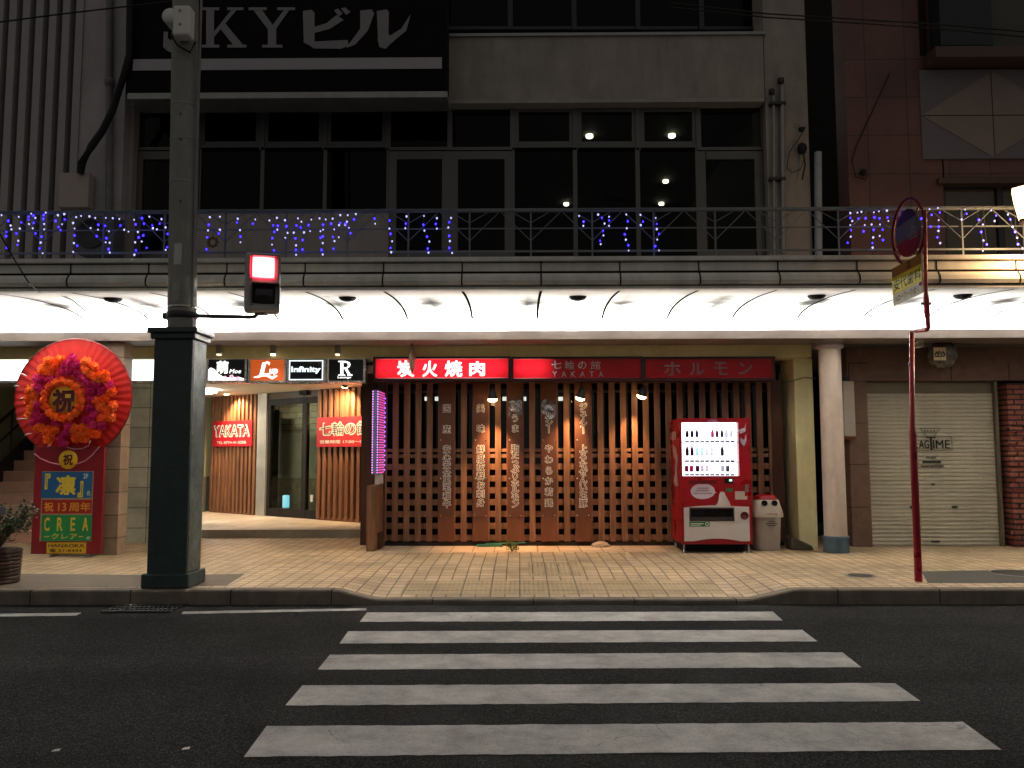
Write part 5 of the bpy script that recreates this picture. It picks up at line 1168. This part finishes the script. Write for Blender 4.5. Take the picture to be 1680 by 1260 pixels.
# ------------------------------------------------------------------ planter at the left edge
pl = thing('planter', (at(0, 955, 8.55).x-.02, 8.72, .144), 'dark wooden planter with a small leafy shrub at the left edge', 'planter')
pc_ = Vector((at(-6, 930, 8.7).x, 8.72, 0)); zp1 = at(10, 905, 8.5).z
pot_m = M('planter_wood', '4a3a30', .8, 0, .3, 6, .3, 30)
mb = MB()
for j in range(9):
    z = .15+(zp1-.15)*j/9; r0_, r1_ = .205+.012*j/9*2, .205
    mb.lathe((pc_.x, pc_.y, z), [(.20+.002*j, 0), (.212+.002*j, .01), (.212+.002*j, .03), (.20+.002*j, .036)], 20)
mb.build('pot', pot_m, pl)
MB().lathe((pc_.x, pc_.y, zp1), [(.21, 0), (0, .01)], 20).build('soil', M('soil', '2e241b', .95, 0, .4, 30), pl)
def leafy(p0, spread, h, n, parent, mat, seed, size=.05, nm='foliage', bias=None):
    r_ = random.Random(seed); mb = MB(); st_ = MB()
    for k in range(max(6, n//28)):
        a_, q = r_.uniform(0, 6.283), r_.uniform(.3, 1); tip = Vector((p0.x+spread*q*math.cos(a_), p0.y+spread*q*math.sin(a_)*.8, p0.z+h*r_.uniform(.45, 1.0)))
        if bias: tip += bias*q
        mid_ = Vector(p0).lerp(tip, .5)+Vector((0, 0, h*.12)); st_.tube([p0, mid_, tip], [.008, .006, .002], 5)
        for j in range(28):
            t_ = r_.uniform(.35, 1.05); b = Vector(p0).lerp(mid_, t_*2) if t_ < .5 else mid_.lerp(tip, t_*2-1)
            b += Vector((r_.gauss(0, 1), r_.gauss(0, 1), r_.gauss(0, .8)))*size*.9
            d = Vector((r_.uniform(-1, 1), r_.uniform(-1, 1), r_.uniform(-.3, 1))).normalized(); s_ = d.cross(Vector((r_.uniform(-1, 1), r_.uniform(-1, 1), 1))).normalized()
            L_ = size*r_.uniform(.6, 1.2); w = L_*.32; nrm = d.cross(s_)*L_*.1
            mb.add([b, b+d*L_*.5+s_*w+nrm, b+d*L_, b+d*L_*.5-s_*w+nrm, b+d*L_*.5-nrm], [(0, 1, 4), (1, 2, 4), (2, 3, 4), (3, 0, 4)])
    st_.build('stem', M('stem_brown', '4b3c28', .8), parent); return mb.build(nm, mat, parent)
leafy(Vector((pc_.x, pc_.y, zp1)), .34, .48, 620, pl, M('leaf_green', '4d5a3c', .5, 0, .45, 12), 4, .05, bias=Vector((.06, 0, 0)))
MB().pbox(-12, 9, 832, 845, 8.6, 8.63).build('tag_plate', grey_metal, pl)
MB().tube([at(0, 845, 8.62), at(-2, 905, 8.65)], .006, 6).build('tag_stick', dark_metal, pl)
# ------------------------------------------------------------------ bus stop sign
bsx = at(1507, 950, 8.75); bs = thing('bus_stop_sign', (bsx.x, 8.75, .14), 'dark red cranked bus stop pole with a ring sign and yellow plate', 'sign')
B0 = 8.75; pr_ = M('pole_red', '8d1522', .3, .1, .15)
MB().tube([Vector((bsx.x, B0, .15)), at(1497.5, 712, B0)], [.038, .036], 14).build('lower_pole', pr_, bs)
B1 = 8.36
MB().tube([at(1497.5, 714, B0), at(1496.5, 700, B0), at(1496, 546, B0), at(1498, 543.5, B0), at(1521, 540.5, B1), at(1523, 537, B1), at(1521.5, 515, B1)], [.036, .026, .025, .025, .024, .024, .024], 12).build('pole', pr_, bs)
MB().tube([at(1521.5, 524, B1), at(1520.5, 512, B1), at(1519.5, 492, B1), at(1519, 480, B1)], [.022, .031, .029, .019], 12).build('sleeve', pr_, bs)
MB().tube([at(1519, 482, B1), at(1517.5, 345, B1)], .018, 10).build('upper_pole', pr_, bs)
MB().pbox(1512, 1528, 496, 500, B1-.01, B1+.01).build('bolt', dark_metal, bs); MB().pbox(1491, 1502, 595, 599, B0-.01, B0+.01).build('bolt', dark_metal, bs)
# ring and disc stand across the street, edge towards the road
ang = R(84.5); ub = Vector((-math.cos(ang), math.sin(ang), 0)); pb0 = Vector((at(1518, 400, B1).x, B1, 0)); ez = Vector((0, 0, 1.16))
zr0, zr1 = at(1494, 433, 8.65).z, at(1494, 327, 8.65).z; Rr = (zr1-zr0)/2/1.16; rc = pb0+ub*(Rr*.97); rc.z = (zr0+zr1)/2
nb = Vector((-ub.y, ub.x, 0))
MB().tube([rc+(ub*math.cos(k*2*math.pi/48)+ez*math.sin(k*2*math.pi/48))*Rr for k in range(49)], .018, 8, False).build('ring', M('ring_red', '6b0f1e', .35, .1, .15), bs)
def disc(c, r, n_, d0, d1, a0=0, a1=2*math.pi, N=40, chord=False):
    pts = [c+(ub*math.cos(a0+(a1-a0)*k/N)+ez*math.sin(a0+(a1-a0)*k/N))*r+n_*d0 for k in range(N+(1 if chord else 0))]
    return MB().prism(pts, n_*(d1-d0))
rd = Rr*.73; dc = rc+Vector((0, 0, -.015))
disc(dc, rd, nb, -.012, .012).build('disc', M('disc_white', '5b5456', .5, 0, .1), bs)
disc(dc, rd, nb, .0125, .0165, math.pi+.15, 2*math.pi-.35, 30, True).build('disc_band', M('disc_red', '86101f', .45), bs)
disc(dc, rd, nb, .0125, .0165, .45, math.pi-.65, 30, True).build('disc_top', M('disc_violet', '3d1a36', .45), bs)
mb = MB(); letters(mb, '松', dc-ub*(rd*.05)+Vector((0, 0, -.09))+nb*.0175, -ub, (0, 0, 1), rd*.78, .2, .05); mb.build('disc_lettering', M('disc_ink', '8f878c', .5), bs)
mb = MB(); letters(mb, '松', dc-ub*(rd*.07)+Vector((0, 0, -.08))+nb*.0185, -ub, (0, 0, 1), rd*.74, .18, 0); mb.build('disc_letter_core', M('disc_core', '3a3338', .5), bs)
for a_ in (.7, 2.4, 3.9, 5.5):
    d_ = ub*math.cos(a_)+ez*math.sin(a_); MB().tube([dc+d_*rd*.98, rc+d_*Rr], .008, 6).build('spoke', pr_, bs)
# rectangular plate, sagging away from the pole
zq0, zq1 = at(1516, 479, B1).z, at(1516, 414.5, B1).z; qw = .42; q0 = Vector((at(1516, 440, B1).x, B1, 0)); uq = Vector((-math.cos(R(72.6)), math.sin(R(72.6)), 0)); nq = Vector((-uq.y, uq.x, 0)); SAG = .075
def sag(mb):
    for v in mb.v: v.z -= SAG*((v-q0).dot(uq)-.02)/qw
    return mb
def qbox(t0, t1, z0, z1, d0, d1): return sag(MB().vbox(q0, uq, t0*qw+.02, t1*qw+.02, d0, d1, zq0+(zq1-zq0)*z0, zq0+(zq1-zq0)*z1))
qbox(0, 1, 0, 1, -.008, .008).build('plate', M('plate_white', 'c9c5b4', .5, 0, .06), bs)
for sgn in (1, -1):
    lo_, hi_ = (.0085, .0105) if sgn > 0 else (-.0105, -.0085)
    qbox(0.005, .995, .3, .74, lo_, hi_).build('plate_middle', M('plate_yellow', 'c9bd3e', .5, 0, .06), bs)
    qbox(0.005, .995, .741, .995, lo_, hi_).build('plate_top', M('plate_ochre', '9a6a26', .5, 0, .2, 6), bs)
def qtext(mb, body, t0, t1, z0, z1, off):                # reads from the far edge to the pole
    o = q0+uq*(t1*qw+.02)+nq*.0115; o.z = zq0+(zq1-zq0)*z0; letters(mb, body, o, -uq, (0, 0, 1), (t1-t0)*qw, (zq1-zq0)*(z1-z0), off)
mb = MB(); qtext(mb, '安代歯科', .03, .95, .36, .66, .03); qtext(mb, '正', .33, .5, .79, .95, .03); sag(mb).build('lettering', M('plate_ink', '15140c', .6), bs)
mb = MB(); qtext(mb, 'ハローワーク近く', .12, .95, .07, .24, .02); sag(mb).build('small_lettering', M('plate_ink_grey', '3c3c3a', .6), bs)
mb = MB(); o = q0+uq*(.06*qw+.02)+nq*.0115; mb.prism([o+uq*.022*math.cos(k*.5)+Vector((0, 0, zq0+(zq1-zq0)*.24+.022*math.sin(k*.5))) for k in range(12)], nq*.001); sag(mb).build('red_mark', red_paint, bs)
# ------------------------------------------------------------------ street lantern at the right edge
lp_ = at(1692, 335, 8.75); lamp_ = thing('street_lantern', (5.95, 8.75, .14), 'glowing warm street lantern hanging from an iron arm at right edge', 'street lamp')
iron_m = M('lantern_iron', '2c2420', .5, .4, .2)
MB().tube([(5.95, 8.75, .14), (5.95, 8.75, .9), (5.95, 8.75, 4.9)], [.08, .055, .045], 16).build('pole', iron_m, lamp_)
MB().tube([(5.95, 8.75, 4.7), (5.7, 8.75, 4.85), (lp_.x+.05, 8.75, 4.75), (lp_.x, 8.75, lp_.z+.26)], .02, 8).build('arm', iron_m, lamp_)
MB().lathe((lp_.x, 8.75, lp_.z), [(0, .27), (.05, .26), (.1, .21), (.215, .19), (.215, .175), (0, .175)], 6).build('cap', iron_m, lamp_)
lg = emis('lantern_glow', (1, .62, .28), 6)
MB().lathe((lp_.x, 8.75, lp_.z), [(0, .174), (.2, .174), (.185, .06), (.135, -.17), (0, -.17)], 6).build('glass', lg, lamp_, smooth=False)
MB().lathe((lp_.x, 8.75, lp_.z), [(.14, -.165), (.14, -.19), (.03, -.22), (0, -.25)], 6).build('finial', iron_m, lamp_)
ld = bpy.data.lights.new('lantern_light', 'POINT'); ld.energy = LAMP_E; ld.color = (1, .62, .3); ld.shadow_soft_size = .12
lo = bpy.data.objects.new('lantern_light', ld); C.objects.link(lo); lo.parent = lamp_; lo.location = Vector((lp_.x, 8.75, lp_.z-.42))-ROOTLOC[lamp_.name]
# ------------------------------------------------------------------ vending machine
VY = 11.25
vm = thing('vending_machine', (at(1176, 900, VY).x, VY+.36, .14), 'red drinks vending machine with a glowing display in front of lattice', 'vending machine')
vred = M('vending_red', '9a101a', .3, 0, .06, 3)
vz0, vz1 = at(1176, 893, VY).z, at(1176, 686, VY).z; vx0, vx1 = at(1117, 790, VY).x, at(1232.5, 790, VY).x
mb = MB(); mb.box(vx0, vx1, VY+.12, VY+.74, vz0, vz1); mb.build('cabinet', vred, vm, .012)
# door: frame round the display, lower part solid
wz0, wz1 = at(1176, 781, VY).z, at(1176, 693, VY).z; wx0, wx1 = at(1119, 740, VY).x, at(1212, 740, VY).x
mb = MB(); mb.box(vx0, vx1, VY, VY+.119, vz0, wz0); mb.box(vx0, vx1, VY, VY+.119, wz1, vz1); mb.box(vx0, wx0, VY+.0005, VY+.1185, wz0, wz1); mb.box(wx1, vx1, VY+.0005, VY+.1185, wz0, wz1)
mb.build('door', vred, vm)
def rrect(x0, x1, z0, z1, Y, r, bulge=0, n=6):
    pts = []
    for cx, cz, a0 in ((x1-r, z1-r, 0), (x0+r, z1-r, 90), (x0+r, z0+r, 180), (x1-r, z0+r, 270)):
        for k in range(n+1): a_ = R(a0+90*k/n); pts.append((cx+r*math.cos(a_), Y, cz+r*math.sin(a_)))
    return pts
MB().box(wx0, wx1, VY+.10, VY+.118, wz0, wz1).build('back_light', emis('vending_glow', (1, .96, 1), 3.2), vm)
MB().box(wx0+.001, wx1-.001, VY+.004, VY+.008, wz0, wz1).build('display_glass', glass('vending_glass', (.96, .96, .98), .0, .05), vm)
def prod(px, py0, py1, w, col, cap):
    x = at(px, py1, VY+.05).x; z0, z1 = at(px, py1, VY+.05).z, at(px, py0, VY+.05).z; h = z1-z0; r = w
    o = MB().lathe((x, VY+.05, z0), [(0, 0), (r, .003), (r, h*.55), (r*.8, h*.7), (r*.42, h*.86), (r*.42, h), (0, h)] if cap else [(0, 0), (r*.85, 0), (r, h*.06), (r, h*.92), (r*.8, h), (0, h)], 14).build('drink_bottle' if cap else 'drink_can', acrylic('drink_'+col, col, .92 if col[0] in 'cde' else .55), vm)
for px, col in ((1127.5, '3a2c34'), (1135.5, '3a2c34'), (1143.5, '5a6090'), (1169, 'c06a9a'), (1176.5, '8a5a80'), (1184.5, '4a4a50'), (1192, 'd8d4e0'), (1200, 'd8dce4')): prod(px, 704.5, 717.5, .022, col, True)
for px, col in ((1127.5, '5a2048'), (1135.5, '5a2048'), (1144, 'd0e4ea'), (1152, 'd0e4ea'), (1160, 'e4e0ea'), (1168, 'e4e0ea'), (1185, '565a5e')): prod(px, 731, 748, .024, col, True)
for px, col in ((1126.5, 'b03a78'), (1134.5, 'c03a78'), (1144.5, '6a2a58'), (1152, 'e0d8e0'), (1160, 'e0d8e0'), (1186, 'c8c8cc'), (1194, '8a8a90')): prod(px, 764, 774, .026, col, False)
mb = MB()
for y in (724, 756.5, 779.2): 
    for k in range(10): mb.pbox(1124+8.3*k, 1130.8+8.3*k, y-1.6, y+1.1, VY+.012, VY+.03)
mb.build('price_tag', M('price_violet', '2c2540', .7, 0, .2, 5, 0, 60, None, .1), vm)
mb = MB()
for y in (726.2, 758.6): mb.pbox(1120, 1211, y-.8, y+.4, VY+.02, VY+.09)
mb.build('shelf', M('shelf_white', 'e6e4ea', .5), vm)
# white lower panel with a wavy outline
def outline(pts, Y, d=.008): return MB().prism([at(x, y, Y) for x, y in pts], (0, d, 0))
lo_pts = [(1122, 833)]+[(1122+7*k, 833-4*math.sin(min(1, k/8)*1.57)) for k in range(1, 8)]+[(1175, 829.5), (1229, 831.5), (1230.5, 888)]+[(1216-6*k, 888-4.5*math.sin(math.pi*k/13)) for k in range(14)]+[(1123, 888)]
outline(lo_pts, VY-.009).build('lower_panel', M('panel_offwhite', 'cfc6c2', .4, 0, .05), vm)
outline([(1174, 829.6), (1177, 826), (1179, 821), (1180, 812), (1182, 807), (1186, 806.5), (1189, 808), (1190, 812), (1193, 817), (1197, 824), (1199, 829.8)], VY-.0095).build('panel_crest', M('panel_offwhite', '', 0), vm)
MB().pbox(1131, 1205, 832.5, 855, VY-.016, VY-.0095).build('flap_frame', M('flap_frame', '3c3434', .4), vm, .002)
MB().pbox(1133.5, 1202.5, 835, 848, VY-.021, VY-.0165).build('pickup_flap', M('flap_smoke', '171516', .12), vm)
MB().pbox(1131, 1164.5, 856, 864, VY-.011, VY-.0092).build('green_sticker', M('sticker_green', '1c7a3c', .45, 0, .1), vm)
mb = MB(); c = at(1160, 860, VY-.012)
mb.lathe(c, [(.026, 0), (.026, -.001), (.017, -.001), (.017, 0)], 16, 'y'); mb.pbox(1133, 1154, 858.5, 860, VY-.0125, VY-.0115); mb.pbox(1133, 1150, 861.5, 862.5, VY-.0125, VY-.0115); mb.build('sticker_print', white_vinyl, vm)
c = at(1221.5, 846, VY-.0095); MB().lathe(c, [(.055, 0), (.055, -.006), (.047, -.007), (.045, -.002), (0, -.002)], 24, 'y').build('coin_return', M('coin_dark', '5c1a1c', .4), vm)
ell = [(1153+20*math.cos(k*.262), 806+13*math.sin(k*.262)) for k in range(24)]
outline(ell, VY-.003, .0028).build('speech_sticker', M('sticker_lilac', 'cfc0cc', .45, 0, .05), vm)
outline([(1171, 806), (1176, 808), (1171, 809.5)], VY-.0032, .0028).build('speech_tail', M('sticker_lilac', '', 0), vm)
mb = MB()
for y, a_, b_ in ((801, 1144, 1162), (805, 1142, 1163), (809.5, 1138, 1168)):
    x = a_
    while x < b_: mb.pbox(x, x+1.6, y-1.2, y+1, VY-.0045, VY-.0035); x += 2.4
mb.build('sticker_print', M('print_mauve', '8a6a80', .6), vm)
MB().pbox(1130, 1176, 787.5, 794, VY-.006, VY-.0005).build('label_recess', M('recess_red', '6d0d18', .4), vm)
MB().pbox(1189, 1203, 785, 793, VY-.006, VY-.0005).build('bill_slot', black_matt, vm, .003)
MB().pbox(1196.5, 1201, 786.5, 789.5, VY-.010, VY-.0062).build('indicator', emis('indicator_green', (.5, 1, .6), 2), vm)
MB().pbox(1192, 1202, 801, 806.5, VY-.006, VY-.0005).build('coin_slot', M('coin_green', '3c8a52', .4), vm)
outline([(1206, 806), (1222, 806), (1222, 814), (1226, 814), (1226, 819.5), (1206, 819.5)], VY-.003, .0028).build('notice', M('notice_paper', 'c3b9ae', .6, 0, .05), vm)
MB().pbox(1222.5, 1228, 795, 807, VY-.008, VY-.0005).build('lock', grey_metal, vm, .003)
mb = MB()
for q in ([(1212, 705), (1221, 702), (1224, 693), (1223, 708), (1214, 712)], [(1214, 718), (1221, 722), (1224, 712), (1225, 722), (1221, 732), (1215, 726)]): mb.prism([at(x, y, VY-.0012) for x, y in q], (0, .001, 0))
mb.build('wave_print', M('wave_white', 'b9a8b8', .4), vm)
mb = MB()
for q in ([(1160, 692.5), (1163, 688.5), (1170, 687), (1177, 688.5), (1180, 692.5)],): mb.prism([at(x, y, VY-.0012) for x, y in q], (0, .001, 0))
mb.build('header_print', M('header_mauve', 'a05a78', .4), vm)
mb = MB(); S_ = lambda y, px, py: Vector((vx0-.0015, VY+y, at(px, py, VY+y).z))
mb.prism([S_(.16, 1112, 752), S_(.33, 1108, 735), S_(.5, 1107, 728), S_(.56, 1107, 740), S_(.4, 1108, 752), S_(.22, 1110, 764), S_(.16, 1112, 780), S_(.2, 1110, 800), S_(.45, 1108, 798), S_(.38, 1108, 775), S_(.3, 1108, 765), S_(.16, 1112, 768)][:6], (.001, 0, 0))
mb.prism([S_(.2, 1110, 798), S_(.52, 1106, 796), S_(.42, 1107, 772), S_(.36, 1107, 754), S_(.28, 1108, 756)], (.001, 0, 0))
mb.box(vx0-.0015, vx0-.0005, VY+.3, VY+.6, at(1105, 722, VY+.4).z, at(1105, 708, VY+.4).z)
mb.build('side_print', M('side_white', 'b5a0a0', .4), vm)
for x in (vx0+.04, vx1-.04):
    for y in (VY+.07, VY+.66): MB().tube([(x, y, .141), (x, y, .155), (x, y, vz0)], [.028, .014, .014], 10).build('foot', chrome, vm)
mb = MB(); mb.box(vx0+.05, vx1-.05, VY+.2, VY+.7, .15, vz0-.001); mb.build('underside', black_matt, vm)
# rubbish bin beside it
TBY = 11.45; bc = at(1264, 900, TBY); tb = thing('recycling_bin', (bc.x, TBY+.2, .14), 'pale plastic recycling bin with red lid and two round holes', 'bin')
def rbox(mb, c, prof, n=32, p=4):
    vs = []
    for w, d, z in prof:
        for k in range(n):
            a_ = 2*math.pi*k/n; cc_, ss = math.cos(a_), math.sin(a_); q = (abs(cc_)**p+abs(ss)**p)**(-1/p)
            vs.append((c.x+w*cc_*q, c.y+d*ss*q, z))
    mb.add(vs, [(i*n+k, i*n+(k+1) % n, (i+1)*n+(k+1) % n, (i+1)*n+k) for i in range(len(prof)-1) for k in range(n)], True)
    mb.add(vs[-n:], [tuple(range(n))]); return mb
bz = lambda py: at(1264, py, TBY).z; cb = Vector((bc.x, TBY+.2, 0))
rbox(MB(), cb, [(.165, .15, .142), (.17, .155, .16), (.19, .18, bz(846)), (.185, .175, bz(845))]).build('body', M('bin_white', 'b3a99c', .5, 0, .1, 5, dirt=.2), tb)
rbox(MB(), cb, [(.215, .2, bz(849)), (.222, .205, bz(845)), (.212, .195, bz(838)), (.19, .175, bz(830)), (.175, .16, bz(822)), (.165, .15, bz(820.5))]).build('lid', M('bin_lid', 'c9bfb0', .35, 0, .06), tb)
rbox(MB(), cb, [(.166, .151, bz(821)), (.155, .14, bz(816)), (.11, .1, bz(812.5)), (.0, .0, bz(811.5))], 32, 3).build('lid_top', red_paint, tb)
for px in (1254.5, 1271):
    c = at(px, 825.5, TBY+.015); MB().lathe(c, [(.038, .03), (.04, -.004), (.034, -.008), (.032, .0), (0, .004)], 18, 'y').build('hole', black_matt, tb)
mb = MB(); mb.pbox(1258, 1275, 842.5, 846, TBY-.003, TBY+.002); mb.build('red_print', M('bin_print', 'b5746c', .6), tb)
mb = MB()
for y, a_, b_ in ((856, 1261, 1271), (859, 1257, 1275), (862.5, 1259, 1273)): mb.pbox(a_, b_, y-.9, y+.5, TBY+.006, TBY+.012)
mb.build('dark_print', M('bin_ink', '5a5048', .6), tb)
mb = MB()
for sx in (-1, 1): mb.box(cb.x+sx*.2-.03, cb.x+sx*.2+.03, cb.y-.08, cb.y+.08, bz(850), bz(842))
mb.build('handle', M('bin_lid', '', 0), tb, .01)
# ------------------------------------------------------------------ hanging plaque, hose, weeds, crumpled cloth, litter
hp = thing('hanging_plaque', at(675, 557, 11.4), 'thin oval plaque seen edge-on hanging before the lit red sign', 'sign')
c = at(676, 588, 11.4); vs = []
MB().lathe((c.x, c.y, c.z), [(0, -.03), (.12, -.025), (.17, 0), (.12, .03), (0, .035)], 28, 'x', 1.25, 1.25).build('disc', M('plaque_gilt', '8d8270', .4, .4, .2), hp)
MB().tube([(c.x, c.y, c.z+.2), (c.x-.01, c.y, lip1+.002)], .014, 8).build('hanger', dark_metal, hp)
hs = MB(); c = at(803, 892.5, 11.98)
hs.tube([Vector((c.x+.19*math.cos(k*.5)*(1-.004*k), c.y-.03+.07*math.sin(k*.5), .152+.0012*k)) for k in range(30)]+[at(850, 891, 11.98), at(862, 890, 12.0)], .008, 6)
tag(hs.build('garden_hose', M('hose_green', '1f6e58', .4)), 'coiled green garden hose on the ground at the lattice foot', 'hose')
wd_ = thing('weed', onz(840, 906, .15), 'small leafy weed growing in the tile joint under the bright lamp', 'plant')
leafy(onz(840, 905, .15), .085, .14, 200, wd_, M('weed_green', '59661f', .5, 0, .3, 20), 9, .032)
r_ = random.Random(2); mb = MB(); c = at(985, 891, 12.0); n = 12; vs = []
for j in range(5):
    for k in range(n):
        a_ = k*2*math.pi/n; rr = (.13*math.cos(j*.39))*(1+r_.uniform(-.2, .2)); vs.append((c.x+rr*math.cos(a_), c.y-.06+rr*.5*math.sin(a_), .146+.075*math.sin(j*.39)+r_.uniform(0, .012)))
mb.add(vs, [(j*n+k, j*n+(k+1) % n, (j+1)*n+(k+1) % n, (j+1)*n+k) for j in range(4) for k in range(n)]); mb.add(vs[-n:], [tuple(range(n))])
tag(mb.build('crumpled_cloth', M('cloth_grey', 'a39282', .8, 0, .2, 12)), 'crumpled pale cloth lying on the ground left of the vending machine', 'cloth')
for px, py, lab in ((597, 990.5, 'small white scrap of litter by the kerb ramp'), (305, 1230, 'small white scrap on the dark road left of the crossing'), (92, 1233, 'tiny pale scrap on the road near the lower left corner')):
    c = onz(px, py, 0); tag(MB().add([(c.x-.02, c.y-.01, .004), (c.x+.02, c.y-.008, .006), (c.x+.018, c.y+.01, .012), (c.x-.015, c.y+.012, .006), (c.x, c.y, .01)], [(0, 1, 4), (1, 2, 4), (2, 3, 4), (3, 0, 4)]).build('litter_scrap', white_vinyl), lab, 'litter')
